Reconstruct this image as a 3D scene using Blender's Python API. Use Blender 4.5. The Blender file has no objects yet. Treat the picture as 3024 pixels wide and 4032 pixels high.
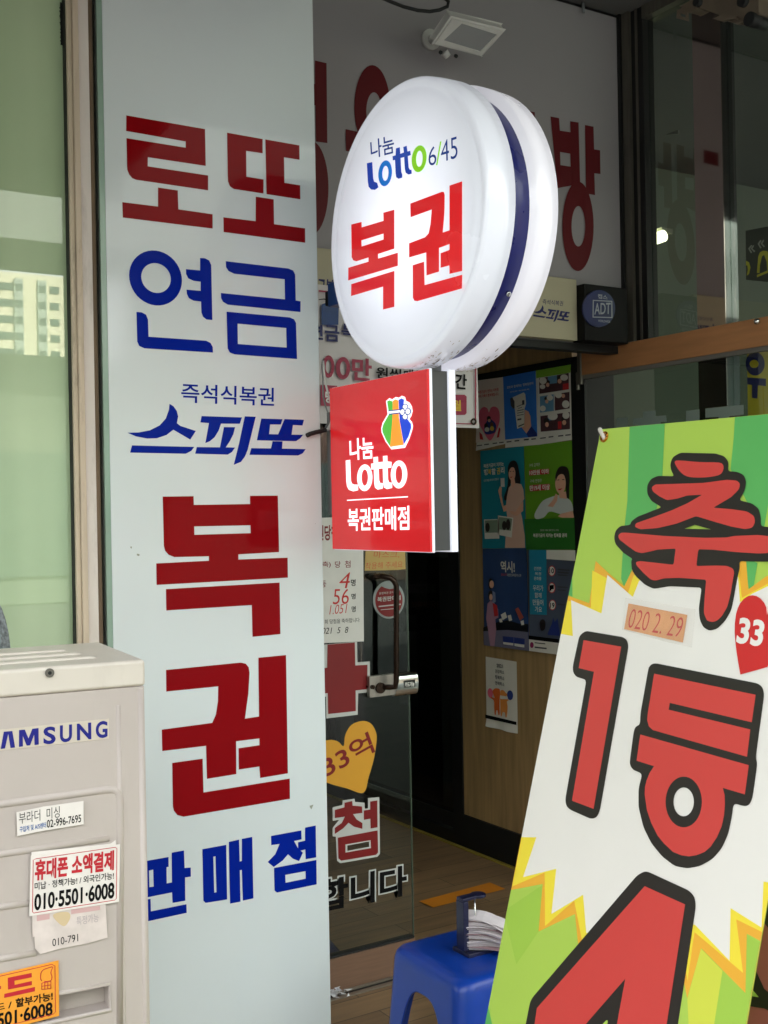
import bpy, math, random
from mathutils import Vector, Matrix
from mathutils.geometry import tessellate_polygon
random.seed(7)
S = bpy.context.scene
C = S.collection
# ---------------------------------------------------------------- camera
def cam():
    yaw, pitch, roll = 1.00399741, .00124816918, -.0181478742
    c = bpy.data.cameras.new('camera'); c.sensor_fit = 'VERTICAL'; c.sensor_height = 24
    c.lens = 4554.3 / 4032 * 24; c.clip_start = .05; c.clip_end = 900
    o = bpy.data.objects.new('camera', c); C.objects.link(o); S.camera = o
    o.matrix_world = Matrix(CAMM)
CAMM = [(0.84349731,0.01463907,-0.53693388,0),(-0.53682677,-0.01079649,-0.84362341,0),(-0.01814686,0.99983455,-0.00124817,1.55),(0,0,0,1)]
cam()
# ---------------------------------------------------------------- world, sun, exposure
SUN_EL, SUN_ROT = math.radians(52), math.radians(20)
w = bpy.data.worlds.new('World'); S.world = w; w.use_nodes = True
nt = w.node_tree; bg = nt.nodes['Background']
sky = nt.nodes.new('ShaderNodeTexSky'); sky.sky_type = 'NISHITA'; sky.sun_disc = False
sky.sun_elevation = SUN_EL; sky.sun_rotation = SUN_ROT; sky.dust_density = 4; sky.air_density = 1.0
hs = nt.nodes.new('ShaderNodeHueSaturation'); hs.inputs['Saturation'].default_value = .12
nt.links.new(sky.outputs[0], hs.inputs['Color']); nt.links.new(hs.outputs[0], bg.inputs['Color'])
bg.inputs['Strength'].default_value = .15
sl = bpy.data.lights.new('sun', 'SUN'); sl.energy = 2.0; sl.angle = math.radians(.5); sl.color = (1, .95, .86)
so = bpy.data.objects.new('sun', sl); C.objects.link(so)
# light travels from the sun, which stands behind the shop building (+Y), so the whole front is in open shade
sd = Vector((math.sin(SUN_ROT) * math.cos(SUN_EL), math.cos(SUN_ROT) * math.cos(SUN_EL), math.sin(SUN_EL)))
so.rotation_euler = sd.to_track_quat('Z', 'Y').to_euler(); so.location = (0, 0, 30)
S.view_settings.view_transform = 'Standard'; S.view_settings.look = 'None'
S.view_settings.exposure = 3.25; S.view_settings.gamma = 1
S.cycles.max_bounces = 8; S.cycles.transparent_max_bounces = 12; S.cycles.use_denoising = True
S.cycles.sample_clamp_indirect = 6
# ---------------------------------------------------------------- helpers
PLANES={'PIL':((0,2.75,0),(1,0,0),(0,0,1),(0,-1,0)),'DOR':((0,3.27,0),(1,0,0),(0,0,1),(0,-1,0)),'FAS':((0,3.25,0),(1,0,0),(0,0,1),(0,-1,0)),'CRM':((0,3.22,0),(1,0,0),(0,0,1),(0,-1,0)),'WBN':((0,3.19,0),(1,0,0),(0,0,1),(0,-1,0)),'ADT':((0,3.18,0),(1,0,0),(0,0,1),(0,-1,0)),'INS':((0,5.3,0),(1,0,0),(0,0,1),(0,-1,0)),'SGN':((1.5613,0,0),(0,-1,0),(0,0,1),(-1,0,0)),'DSC':((1.53,0,0),(0,-1,0),(0,0,1),(-1,0,0)),'PST':((3.155,0,0),(0,-1,0),(0,0,1),(-1,0,0)),'LEF':((3.16,0,0),(0,-1,0),(0,0,1),(-1,0,0)),'SGL':((3.218,0,0),(0,-1,0),(0,0,1),(-1,0,0)),'SIN':((4.4,0,0),(0,-1,0),(0,0,1),(-1,0,0)),'MEC':((2.75,0,0),(0,-1,0),(0,0,1),(-1,0,0)),'ACF':((.72,1.915,1.305),(.9952,-0.0976,0),(0,0,1),(-0.0976,-0.9952,0)),'BAN':((1.5647,1.6689,1.7061),(-0.0923,-0.9956,-0.0163),(.2402,-0.0381,.97),(-0.9663,.0856,.2427)),'BN2':((1.7,1.6569,1.6721),(-0.0923,-0.9956,-0.0163),(.2402,-0.0381,.97),(-0.9663,.0856,.2427)),'FLR':((0,0,.004),(1,0,0),(0,1,0),(0,0,1)),'FLD':((2.2885,3.02,3.1114),(1,0,0),(0,-0.8336,.5524),(0,-0.5524,-0.8336))}
PLN = {k: tuple(Vector(x) for x in v) for k, v in PLANES.items()}
def W3(pl, a, b, lift=0):
    o, u, v, n = PLN[pl]
    return o + u * a + v * b + n * (lift * (.35 if pl == 'BAN' else 1))
def ell(cu, cv, ax, ay, bx, by, n=40):
    return [(cu + ax * math.cos(t) + bx * math.sin(t), cv + ay * math.cos(t) + by * math.sin(t)) for t in [2 * math.pi * i / n for i in range(n)]]
def sm(loop, k=5):
    out = []; n = len(loop)
    for i in range(n):
        p0, p1, p2, p3 = [loop[(i + j) % n] for j in (-1, 0, 1, 2)]
        for s in range(k):
            t = s / k
            out.append(tuple(.5 * (2 * p1[d] + (p2[d] - p0[d]) * t + (2 * p0[d] - 5 * p1[d] + 4 * p2[d] - p3[d]) * t * t + (3 * p1[d] - p0[d] - 3 * p2[d] + p3[d]) * t ** 3) for d in (0, 1)))
    return out
def rc(loop, r=.006, k=4):
    out = []; n = len(loop)
    for i in range(n):
        p, q, w = loop[i - 1], loop[i], loop[(i + 1) % n]; d1 = math.dist(p, q); d2 = math.dist(q, w)
        a = min(r, d1 * .45) / (d1 or 1); b = min(r, d2 * .45) / (d2 or 1)
        s = (q[0] + (p[0] - q[0]) * a, q[1] + (p[1] - q[1]) * a); e = (q[0] + (w[0] - q[0]) * b, q[1] + (w[1] - q[1]) * b)
        for j in range(k + 1):
            t = j / k; out.append(tuple((1 - t) ** 2 * s[d] + 2 * t * (1 - t) * q[d] + t * t * e[d] for d in (0, 1)))
    return out
def lin(c): return tuple((x / 255 / 12.92 if x <= 10 else ((x / 255 + .055) / 1.055) ** 2.4) for x in c)
MATS = {}
def M(name, rgb, rough=.5, metal=0, noise=.05, scale=9, bump=0, emit=0, coat=0, spec=.5, stretch=None, dirt=0, trans=0):
    if name in MATS: return MATS[name]
    m = bpy.data.materials.new(name); m.use_nodes = True; MATS[name] = m
    n = m.node_tree.nodes; l = m.node_tree.links; b = n['Principled BSDF']
    col = lin(rgb)
    b.inputs['Base Color'].default_value = (*col, 1)
    b.inputs['Roughness'].default_value = rough; b.inputs['Metallic'].default_value = metal
    b.inputs['Specular IOR Level'].default_value = spec; b.inputs['Coat Weight'].default_value = coat
    b.inputs['Coat Roughness'].default_value = .03
    tc = n.new('ShaderNodeTexCoord'); src = tc.outputs['Object']
    if stretch:
        mp = n.new('ShaderNodeMapping'); mp.inputs['Scale'].default_value = stretch; l.new(src, mp.inputs[0]); src = mp.outputs[0]
    nz = n.new('ShaderNodeTexNoise'); nz.inputs['Scale'].default_value = scale; nz.inputs['Detail'].default_value = 5; l.new(src, nz.inputs['Vector'])
    if noise:
        mr = n.new('ShaderNodeMapRange'); mr.inputs['From Min'].default_value = .3; mr.inputs['From Max'].default_value = .7
        mr.inputs['To Min'].default_value = 1 - noise; mr.inputs['To Max'].default_value = 1 + noise; l.new(nz.outputs['Fac'], mr.inputs['Value'])
        mx = n.new('ShaderNodeVectorMath'); mx.operation = 'SCALE'; mx.inputs[0].default_value = col; l.new(mr.outputs[0], mx.inputs['Scale'])
        out = mx.outputs[0]
        if dirt:
            n2 = n.new('ShaderNodeTexNoise'); n2.inputs['Scale'].default_value = 14; n2.inputs['Detail'].default_value = 8; n2.inputs['Roughness'].default_value = .7
            mp2 = n.new('ShaderNodeMapping'); mp2.inputs['Scale'].default_value = (1, 1, .25); l.new(tc.outputs['Object'], mp2.inputs[0]); l.new(mp2.outputs[0], n2.inputs['Vector'])
            cr = n.new('ShaderNodeValToRGB'); cr.color_ramp.elements[0].position = .56; cr.color_ramp.elements[1].position = .78
            cr.color_ramp.elements[0].color = (0, 0, 0, 1); cr.color_ramp.elements[1].color = (dirt, dirt, dirt, 1); l.new(n2.outputs['Fac'], cr.inputs[0])
            mc = n.new('ShaderNodeMix'); mc.data_type = 'RGBA'; l.new(cr.outputs[0], mc.inputs[0]); l.new(out, mc.inputs[6]); mc.inputs[7].default_value = (.10, .075, .05, 1); out = mc.outputs[2]
        l.new(out, b.inputs['Base Color'])
        if emit: l.new(out, b.inputs['Emission Color'])
        mr2 = n.new('ShaderNodeMapRange'); mr2.inputs['To Min'].default_value = max(0, rough - .08); mr2.inputs['To Max'].default_value = min(1, rough + .08); l.new(nz.outputs['Fac'], mr2.inputs['Value']); l.new(mr2.outputs[0], b.inputs['Roughness'])
    if emit:
        if not noise: b.inputs['Emission Color'].default_value = (*col, 1)
        b.inputs['Emission Strength'].default_value = emit
    if bump:
        bp = n.new('ShaderNodeBump'); bp.inputs['Strength'].default_value = bump; bp.inputs['Distance'].default_value = .002
        l.new(nz.outputs['Fac'], bp.inputs['Height']); l.new(bp.outputs[0], b.inputs['Normal'])
    return m
def glass(name, tint, refl=1.5, add=0.0, rough=0.0):
    if name in MATS: return MATS[name]
    m = bpy.data.materials.new(name); m.use_nodes = True; MATS[name] = m
    n = m.node_tree.nodes; l = m.node_tree.links; n.remove(n['Principled BSDF'])
    t = n.new('ShaderNodeBsdfTransparent'); t.inputs[0].default_value = (*tint, 1)
    g = n.new('ShaderNodeBsdfGlossy'); g.inputs['Roughness'].default_value = rough; g.inputs[0].default_value = (.95, 1, .97, 1)
    f = n.new('ShaderNodeFresnel'); f.inputs[0].default_value = refl
    a = n.new('ShaderNodeMath'); a.operation = 'ADD'; a.use_clamp = True; a.inputs[1].default_value = add; l.new(f.outputs[0], a.inputs[0])
    # only the outer faces of a pane reflect; the exit faces pass the light on
    ge_ = n.new('ShaderNodeNewGeometry'); iv = n.new('ShaderNodeMath'); iv.operation = 'SUBTRACT'; iv.inputs[0].default_value = 1; l.new(ge_.outputs['Backfacing'], iv.inputs[1])
    ml = n.new('ShaderNodeMath'); ml.operation = 'MULTIPLY'; l.new(a.outputs[0], ml.inputs[0]); l.new(iv.outputs[0], ml.inputs[1]); a = ml
    x = n.new('ShaderNodeMixShader'); l.new(a.outputs[0], x.inputs[0]); l.new(t.outputs[0], x.inputs[1]); l.new(g.outputs[0], x.inputs[2])
    l.new(x.outputs[0], n['Material Output'].inputs[0]); return m
def planks(name, rgb, lenx=.9, widy=.12, gap=(30, 24, 18), axis=0, rough=.45):
    m = M(name, rgb, rough, noise=.22, scale=3, stretch=(1.5, 14, 1) if not axis else (14, 1.5, 1))
    n = m.node_tree.nodes; l = m.node_tree.links; b = n['Principled BSDF']
    tc = n.new('ShaderNodeTexCoord'); br = n.new('ShaderNodeTexBrick')
    br.inputs['Scale'].default_value = 1; br.inputs['Brick Width'].default_value = lenx; br.inputs['Row Height'].default_value = widy
    br.inputs['Mortar Size'].default_value = .0018; br.inputs['Color1'].default_value = (.75, .75, .75, 1); br.inputs['Color2'].default_value = (1.12, 1.12, 1.12, 1); br.inputs['Mortar'].default_value = (.25, .25, .25, 1)
    l.new(tc.outputs['Object'], br.inputs['Vector'])
    lk = b.inputs['Base Color'].links[0].from_socket
    mx = n.new('ShaderNodeMix'); mx.data_type = 'RGBA'; mx.blend_type = 'MULTIPLY'; mx.inputs[0].default_value = 1
    l.new(lk, mx.inputs[6]); l.new(br.outputs['Color'], mx.inputs[7]); l.new(mx.outputs[2], b.inputs['Base Color']); return m
TXT = {}
def text_mesh(body, bold, shear=0):
    k = (body, bold, shear)
    if k not in TXT:
        cu = bpy.data.curves.new('t', 'FONT'); cu.body = body; cu.size = 1; cu.offset = bold; cu.shear = shear; cu.resolution_u = 4
        o = bpy.data.objects.new('t', cu); C.objects.link(o); bpy.context.view_layer.update()
        m = o.to_mesh(); V = [v.co.copy() for v in m.vertices]; F = [tuple(p.vertices) for p in m.polygons]
        TXT[k] = (V, F); o.to_mesh_clear(); bpy.data.objects.remove(o); bpy.data.curves.remove(cu)
    return TXT[k]
class MB:
    def __init__(s): s.v = []; s.f = []; s.mi = []; s.mats = []; s.sm = []
    def m(s, mat):
        if mat not in s.mats: s.mats.append(mat)
        return s.mats.index(mat)
    def face(s, pts, mat, smooth=False):
        k = len(s.v); s.v += [Vector(p) for p in pts]; s.f.append(tuple(range(k, k + len(pts)))); s.mi.append(s.m(mat)); s.sm.append(smooth)
    def idx(s, V, F, mat, smooth=False):
        k = len(s.v); s.v += [Vector(p) for p in V]; i = s.m(mat)
        for f in F: s.f.append(tuple(a + k for a in f)); s.mi.append(i); s.sm.append(smooth)
        return s
    def flat(s, pl, loops, mat, lift=.001, th=0):
        if loops and not isinstance(loops[0], list): loops = [loops]
        if th: top, bot = lift + th, lift
        else: top = bot = lift
        P = [p for L in loops for p in L]
        tr = tessellate_polygon([[Vector((a, b, 0)) for a, b in L] for L in loops])
        F = []
        for t in tr:
            a, b, c = [P[i] for i in t]
            ar = (b[0] - a[0]) * (c[1] - a[1]) - (c[0] - a[0]) * (b[1] - a[1])
            if abs(ar) < 1e-12: continue
            F.append(tuple(t) if ar > 0 else tuple(reversed(t)))
        s.idx([W3(pl, a, b, top) for a, b in P], F, mat)
        if th:
            s.idx([W3(pl, a, b, bot) for a, b in P], [tuple(reversed(f)) for f in F], mat)
            for L in loops:
                n = len(L)
                for i in range(n):
                    a, b = L[i], L[(i + 1) % n]
                    s.face([W3(pl, *a, bot), W3(pl, *b, bot), W3(pl, *b, top), W3(pl, *a, top)], mat)
        return s
    def multi(s, pl, LL, mat, lift=.001, th=0):
        for L in LL: s.flat(pl, [L], mat, lift, th)
        return s
    def box(s, x0, x1, y0, y1, z0, z1, mat):
        V = [(x, y, z) for x in (x0, x1) for y in (y0, y1) for z in (z0, z1)]
        return s.idx(V, [(0, 1, 3, 2), (4, 6, 7, 5), (0, 4, 5, 1), (2, 3, 7, 6), (0, 2, 6, 4), (1, 5, 7, 3)], mat)
    def pbox(s, pl, u0, u1, v0, v1, n0, n1, mat):
        V = [W3(pl, u, v, n) for u in (u0, u1) for v in (v0, v1) for n in (n0, n1)]
        return s.idx(V, [(0, 1, 3, 2), (4, 6, 7, 5), (0, 4, 5, 1), (2, 3, 7, 6), (0, 2, 6, 4), (1, 5, 7, 3)], mat)
    def tube(s, pts, r, mat, n=10, caps=True):
        pts = [Vector(p) for p in pts]; k = len(s.v); i = s.m(mat); R = r if isinstance(r, (list, tuple)) else [r] * len(pts); pa = None
        for j, p in enumerate(pts):
            t = (pts[min(j + 1, len(pts) - 1)] - pts[max(j - 1, 0)]).normalized()
            if pa is None:
                a = t.cross(Vector((0, 0, 1)));
                if a.length < .1: a = t.cross(Vector((1, 0, 0)))
            else: a = pa - t * pa.dot(t)
            a.normalize(); pa = a; b = t.cross(a)
            for q in range(n):
                th = 2 * math.pi * q / n; s.v.append(p + (a * math.cos(th) + b * math.sin(th)) * R[j])
        for j in range(len(pts) - 1):
            for q in range(n):
                s.f.append((k + j * n + q, k + j * n + (q + 1) % n, k + (j + 1) * n + (q + 1) % n, k + (j + 1) * n + q)); s.mi.append(i); s.sm.append(True)
        if caps:
            s.f.append(tuple(k + q for q in range(n))[::-1]); s.mi.append(i); s.sm.append(False)
            e = k + (len(pts) - 1) * n; s.f.append(tuple(e + q for q in range(n))); s.mi.append(i); s.sm.append(False)
        return s
    def cyl(s, p, q, r, mat, n=24): return s.tube([p, q], r, mat, n)
    def text(s, body, pl, quad, mat, lift=.0015, bold=0, shear=0):
        V, F = text_mesh(body, bold, shear); quad = quad[0] if isinstance(quad[0], list) else quad
        x0 = min(v.x for v in V); x1 = max(v.x for v in V); y0 = min(v.y for v in V); y1 = max(v.y for v in V)
        TL, TR, BL = quad
        P = []
        for v in V:
            a = (v.x - x0) / (x1 - x0); b = (y1 - v.y) / (y1 - y0)
            P.append(W3(pl, TL[0] + (TR[0] - TL[0]) * a + (BL[0] - TL[0]) * b, TL[1] + (TR[1] - TL[1]) * a + (BL[1] - TL[1]) * b, lift))
        return s.idx(P, F, mat)
    def stroke(s, pl, pts, wd, mat, lift=.0015):
        L = []; R = []
        for i, p in enumerate(pts):
            a = pts[max(i - 1, 0)]; b = pts[min(i + 1, len(pts) - 1)]; dx, dy = b[0] - a[0], b[1] - a[1]; h = math.hypot(dx, dy) or 1
            L.append((p[0] - dy / h * wd / 2, p[1] + dx / h * wd / 2)); R.append((p[0] + dy / h * wd / 2, p[1] - dx / h * wd / 2))
        return s.flat(pl, [L + R[::-1]], mat, lift)
    def build(s, name, parent=None, bevel=0, seg=2, smooth=False, label=None, solid=0):
        off = Vector((0, 0, 0)); p = parent
        if p is not None:
            while p.parent: p = p.parent
            off = p.location.copy()
        else:
            xs = [v.x for v in s.v]; ys = [v.y for v in s.v]; zs = [v.z for v in s.v]
            off = Vector(((min(xs) + max(xs)) / 2, (min(ys) + max(ys)) / 2, min(zs)))
        me = bpy.data.meshes.new(name); me.from_pydata([v - off for v in s.v], [], s.f)
        for m in s.mats: me.materials.append(m)
        for i, pg in enumerate(me.polygons): pg.material_index = s.mi[i]; pg.use_smooth = s.sm[i] or smooth
        me.update(); o = bpy.data.objects.new(name, me); C.objects.link(o)
        if parent is not None: o.parent = parent
        else: o.location = off
        if bevel:
            b = o.modifiers.new('bevel', 'BEVEL'); b.width = bevel; b.segments = seg; b.limit_method = 'ANGLE'; b.angle_limit = .6
            for pg in me.polygons: pg.use_smooth = True
            b.harden_normals = True
            w_ = o.modifiers.new('weld', 'WELD'); w_.merge_threshold = 1e-5; o.modifiers.move(1, 0)
        if solid:
            d = o.modifiers.new('solid', 'SOLIDIFY'); d.thickness = solid
        if label: o['label'] = label
        return o
def thing(name, loc, label, cat, group=None):
    o = bpy.data.objects.new(name, None); C.objects.link(o); o.location = loc; o.empty_display_size = .1
    o['label'] = label; o['category'] = cat
    if group: o['group'] = group
    bpy.context.view_layer.update(); return o
def tag(o, label, cat, group=None, kind=None):
    o['label'] = label; o['category'] = cat
    if group: o['group'] = group
    if kind: o['kind'] = kind
    return o
def structure(o): o['kind'] = 'structure'; return o
# ---------------------------------------------------------------- materials
white_p = M('white_paint', (232, 232, 228), .5, noise=.04)
panelw = M('backpainted_glass', (214, 223, 226), .06, noise=.02, scale=2, spec=.32, dirt=0)
glass_edge = M('green_glass_edge', (146, 172, 158), .15, noise=.1, stretch=(1, 1, .3))
red_v = M('dark_red_vinyl', (128, 12, 20), .4, noise=.03)
blue_v = M('blue_vinyl', (6, 34, 146), .07, noise=.03, spec=.06)
red_f = M('fascia_dark_red', (92, 10, 20), .5, noise=.03, spec=.3)
red_b = M('red_backprint', (136, 12, 19), .07, noise=.03, spec=.06)
frame_m = M('weathered_frame', (196, 180, 160), .6, noise=.12, scale=6, stretch=(6, 6, .6), bump=.3, dirt=.75)
frame_l = M('painted_frame', (214, 206, 200), .5, noise=.06, scale=5, stretch=(3, 3, .5), dirt=.35)
frame_d = M('brown_frame_edge', (120, 100, 80), .7, noise=.3, scale=10, stretch=(8, 8, .5), bump=.5, dirt=.8)
black_m = M('black_frame', (12, 12, 13), .55, noise=.1)
blackrub = M('black_rubber', (16, 17, 18), .6, noise=.1)
wood_w = M('wood_panelling', (164, 134, 92), .5, noise=.22, scale=3, stretch=(14, 14, 1))
wood_b = M('wood_grain_rail', (176, 122, 80), .4, noise=.14, scale=4, stretch=(10, 1.2, 10))
paper = M('paper', (226, 224, 220), .8, noise=.04, scale=20)
black_t = M('black_print', (10, 10, 12), .7, noise=0, spec=.15)
navy_t = M('navy_print', (22, 28, 92), .6, noise=0)
white_t = M('white_print', (235, 235, 235), .5, noise=0)
grey_m = M('grey_metal', (112, 114, 116), .45, noise=.08)
chrome = M('chrome', (215, 215, 215), .12, metal=1, noise=.06, scale=20)
bronze = M('dark_bronze', (58, 44, 36), .25, metal=.7, noise=.15, scale=20)
# ---------------------------------------------------------------- the setting
g = MB(); g.face([(-400, -400, -.02), (400, -400, -.02), (400, 60, -.02), (-400, 60, -.02)], M('asphalt', (62, 62, 62), .9, noise=.2, scale=3)); structure(g.build('ground'))
g = MB(); g.box(-12, 14, -2.6, 1.25, -.14, .0, M('pavement_slab', (92, 90, 86), .85, noise=.15, scale=6, bump=.4)); structure(g.build('pavement'))
g = MB(); g.box(-4, 3.3, 1.2502, 8, -.1, .002, planks('wood_look_floor', (140, 112, 82))); structure(g.build('floor'))
g = MB(); g.box(3.3003, 9, 1.2502, 8, -.1, .002, M('shop_floor', (120, 118, 110), .4)); structure(g.build('shop_floor'))
# ---------------------------------------------------------------- the shop building: slab, walls, fascia wall, wood wall, window, column
B = thing('shop_building', (0, 2.7, 0), 'shop building with deep soffit, wood-panelled entrance wall and dirty framed window', 'building')
conc = M('concrete_soffit', (100, 100, 98), .8, noise=.08, scale=4)
g = MB(); g.box(-4, 12, .3, 8, 3.448, 3.75, conc); g.build('soffit_slab', B)
g = MB(); g.box(-4, 12, 2.3, 8, 3.7502, 10, M('upper_wall', (160, 155, 148), .8, noise=.1)); g.build('upper_wall', B)
g = MB(); g.box(-4, 12, 7.9, 8, 0.003, 3.4478, M('back_wall_paint', (150, 152, 146), .8)); g.build('back_wall', B)
g = MB(); g.box(-4.1, -4.0002, 2.9, 8, 0.003, 3.4478, conc); g.build('side_wall', B); g = MB(); g.box(12.0002, 12.1, 1.2, 8, 0.003, 3.4478, conc); g.build('side_wall', B)
g = MB(); g.box(1.15, 1.2, 3.3, 7.8998, 0.003, 3.4478, M('inner_wall_paint', (205, 204, 196), .8)); g.build('partition_wall', B)
# fascia wall above the entrance
g = MB(); g.box(1.2, 3.167, 3.2502, 3.40, 2.39, 3.447, M('fascia_board', (150, 145, 148), .6, noise=.03, scale=2)); fb = g.build('fascia_board', B)
g = MB()
g.flat('FAS', [[(2.8253,3.0003),(2.8666,3.0014),(2.8694,2.9554),(2.9211,2.9579),(2.9211,2.9987),(2.9625,3.0011),(2.9648,2.7709),(2.8526,2.74)],[(2.8685,2.8763),(2.9181,2.8772),(2.9189,2.8291),(2.8692,2.8278)]], red_f, .002)
g.flat('FAS', [[(2.9942,2.9968),(3.0374,2.9977),(3.0385,2.912),(3.0687,2.9132),(3.0684,2.8231),(3.0375,2.8211),(3.0387,2.7391),(3.0037,2.7388),(2.9933,2.7554)]], red_f, .002)
g.flat('FAS', [ell(2.9495,2.6102,.0779,.0092,-0.0041,-0.1681), ell(2.9507,2.6104,.0339,.004,-0.0018,-0.0758)], red_f, .0035)
g.flat('FAS', [[(1.7826,2.9362),(1.8335,2.9367),(1.8351,3.0134),(1.8778,3.0133),(1.8754,2.7533),(1.8333,2.7518),(1.8335,2.8687),(1.7811,2.8659)]], red_f, .002)
g.flat('FAS', [ell(1.8134,2.5996,.0629,.0085,-0.0031,-0.1508), ell(1.8083,2.5989,.019,.0026,-0.0015,-0.0705)], red_f, .0028)
g.flat('FAS', [ell(2.0503,2.8998,.0704,.0122,-0.003,-0.1408), ell(2.0563,2.8876,.0298,.0051,-0.0014,-0.0632)], red_f, .002)
g.flat('FAS', [[(1.9447,2.8098),(1.9805,2.809),(2.1607,2.808),(2.1609,2.7442),(1.9447,2.738)]], red_f, .0032)
g.flat('FAS', [[(2.6632,3.0024),(2.7505,3.0029),(2.752,2.9487),(2.6637,2.9471)]], red_f, .002)
g.build('lettering', fb)
g = MB(); g.box(2.0, 3.2, 3.2504, 3.30, 2.145, 2.172, black_m); g.box(1.2, 3.2, 3.2502, 3.42, 2.1722, 2.3898, conc); g.build('lintel', B)
g = MB(); g.box(3.1672, 3.178, 3.235, 3.262, 2.385, 3.4474, black_m); g.build('fascia_edge_trim', B)
# wood-panelled wall on the right of the entrance
g = MB(); g.box(3.16, 3.3, 3.53, 4.32, 2.1661, 2.62, wood_w); g.box(3.16, 3.3, 3.53, 4.32, .155, 2.134, wood_w); g.build('wood_wall', B)
g = MB(); g.box(3.15, 3.31, 3.531, 4.38, 2.1342, 2.166, black_m); g.box(3.152, 3.31, 3.45, 3.5298, .003, 2.166, black_m); g.box(3.152, 3.30, 4.3202, 4.40, .003, 2.134, black_m); g.box(3.148, 3.30, 3.531, 4.3198, .003, .1548, blackrub); g.build('door_frame', B)
# dark glass screen further in
g = MB(); g.box(3.17, 3.18, 4.4002, 5.6, .14, 2.3, glass('dark_glass', (.62, .64, .66), 1.5, .02)); g.build('dark_glass_screen', B)
g = MB(); g.box(3.155, 3.22, 4.4002, 5.6, .003, .06, black_m); g.box(3.16, 3.21, 4.4002, 5.6, .075, .1398, black_m); g.box(3.155, 3.22, 5.6002, 5.68, .003, 2.4, black_m); g.build('screen_rail', B)
g = MB(); g.box(3.31, 3.4, 5.7, 7.8998, .003, 3.4478, M('inner_wall_paint', (205, 204, 196))); g.build('inner_side_wall', B)
# left window: dirty frame and pale green glass
win_m = bpy.data.materials.new('green_film_glass'); win_m.use_nodes = True
def _w():
    n = win_m.node_tree.nodes; l = win_m.node_tree.links; b = n['Principled BSDF']
    b.inputs['Roughness'].default_value = .002; b.inputs['Base Color'].default_value = (*lin((142, 164, 124)), 1); b.inputs['IOR'].default_value = 1.85
    tc = n.new('ShaderNodeTexCoord'); nz = n.new('ShaderNodeTexNoise'); nz.inputs['Scale'].default_value = 1.4; mp = n.new('ShaderNodeMapping'); mp.inputs['Scale'].default_value = (4, 1, .35)
    l.new(tc.outputs['Object'], mp.inputs[0]); l.new(mp.outputs[0], nz.inputs['Vector'])
    cr = n.new('ShaderNodeValToRGB'); cr.color_ramp.elements[0].position = .35; cr.color_ramp.elements[1].position = .65
    cr.color_ramp.elements[0].color = (*lin((160, 182, 146)), 1); cr.color_ramp.elements[1].color = (*lin((184, 204, 168)), 1)
    l.new(nz.outputs['Fac'], cr.inputs[0]); l.new(cr.outputs[0], b.inputs['Base Color'])
_w()
g = MB(); g.box(-2.4, .8665, 2.775, 2.785, .3, 3.4476, win_m); wp = g.build('window_pane', B)
g = MB()
g.box(.867, .8785, 2.742, 2.80, .003, 3.4474, frame_m); g.box(.8787, .893, 2.735, 2.80, .003, 3.4474, frame_m); g.box(.8932, .922, 2.748, 2.80, .003, 3.4474, frame_l)
g.box(.9222, .939, 2.768, 2.80, .003, 3.4474, frame_d)
fr = g.build('window_frame', B, bevel=.002)
g = MB(); g.box(.8655, .8668, 2.752, 2.79, .003, 3.4474, blackrub)
for i in range(26):
    z = 2.70 + i * .004; g.box(.8615 - random.random() * .002, .8654, 2.7735, 2.7749, z, z + .0035, blackrub)
g.build('window_gasket', wp)
g = MB(); g.box(-4, .8665, 2.7802, 2.95, .003, .2998, conc); g.build('window_sill_wall', B)
# steel mullions and dark polished column of the glazed side wall
mul = M('mullion_metal', (96, 92, 84), .4, metal=.4, noise=.15, stretch=(8, 8, .6))
g = MB(); g.box(3.1782, 3.25, 3.2002, 3.262, 2.19, 3.4474, mul); g.box(3.194, 3.25, 3.140, 3.2, 2.19, 3.4474, black_m); g.box(3.189, 3.1938, 3.166, 3.176, 2.19, 3.4474, mul); g.build('mullion', B)
g = MB(); g.box(3.19, 3.26, 1.26, 3.1398, 3.40, 3.4476, mul); g.build('transom_rail', B)
gran = M('polished_column', (30, 29, 28), .05, noise=.3, scale=30, spec=1.0, coat=1)
g = MB(); g.box(3.200, 3.262, 2.767, 2.897, .003, 3.3998, gran); g.build('column', B)
g = MB(); g.box(3.1935, 3.1998, 2.768, 2.896, .004, 3.3996, M('mirror_steel', (176, 160, 156), .04, metal=1, noise=.06, scale=3)); g.build('column_cladding', B)
sg = glass('side_glass', (.80, .86, .82), 1.6, .06)
g = MB(); g.box(3.222, 3.23, 2.8972, 3.1398, .1, 3.3998, sg); g.box(3.222, 3.23, 1.26, 2.7668, .1, 3.3998, sg); g.build('side_glass_pane', B)
g = MB(); g.box(3.2, 3.26, 1.26, 3.1398, .003, .0998, mul); g.build('base_rail', B)
# interior of the next shop
g = MB(); g.box(8.9, 9, 1.3, 7.8998, .003, 3.4478, M('next_shop_wall', (118, 124, 112), .8, noise=.1, scale=1)); g.box(3.31, 8.9, 4.6, 4.7, .003, 3.4476, M('next_shop_wall', (118, 124, 112))); g.build('next_shop_wall', B)
AW = thing('awning', (-.7, 2.2, 2.9), 'low taupe fabric awning over the window and pillar, mirrored in the window glass', 'awning')
awf = M('awning_fabric', (98, 92, 82), .8, noise=.06)
def slab(g, P, th, mat):
    a = [Vector(p) for p in P]; b = [p + Vector((0, 0, th)) for p in a]
    g.face(a[::-1], mat); g.face(b, mat)
    for i in range(4): g.face([a[i], a[(i + 1) % 4], b[(i + 1) % 4], b[i]], mat)
g = MB(); slab(g, [(-3.2, 1.22, 2.87), (1.56, 1.22, 2.87), (1.56, 2.745, 3.03), (-3.2, 2.745, 3.03)], .012, awf); g.build('canopy', AW)
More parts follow.
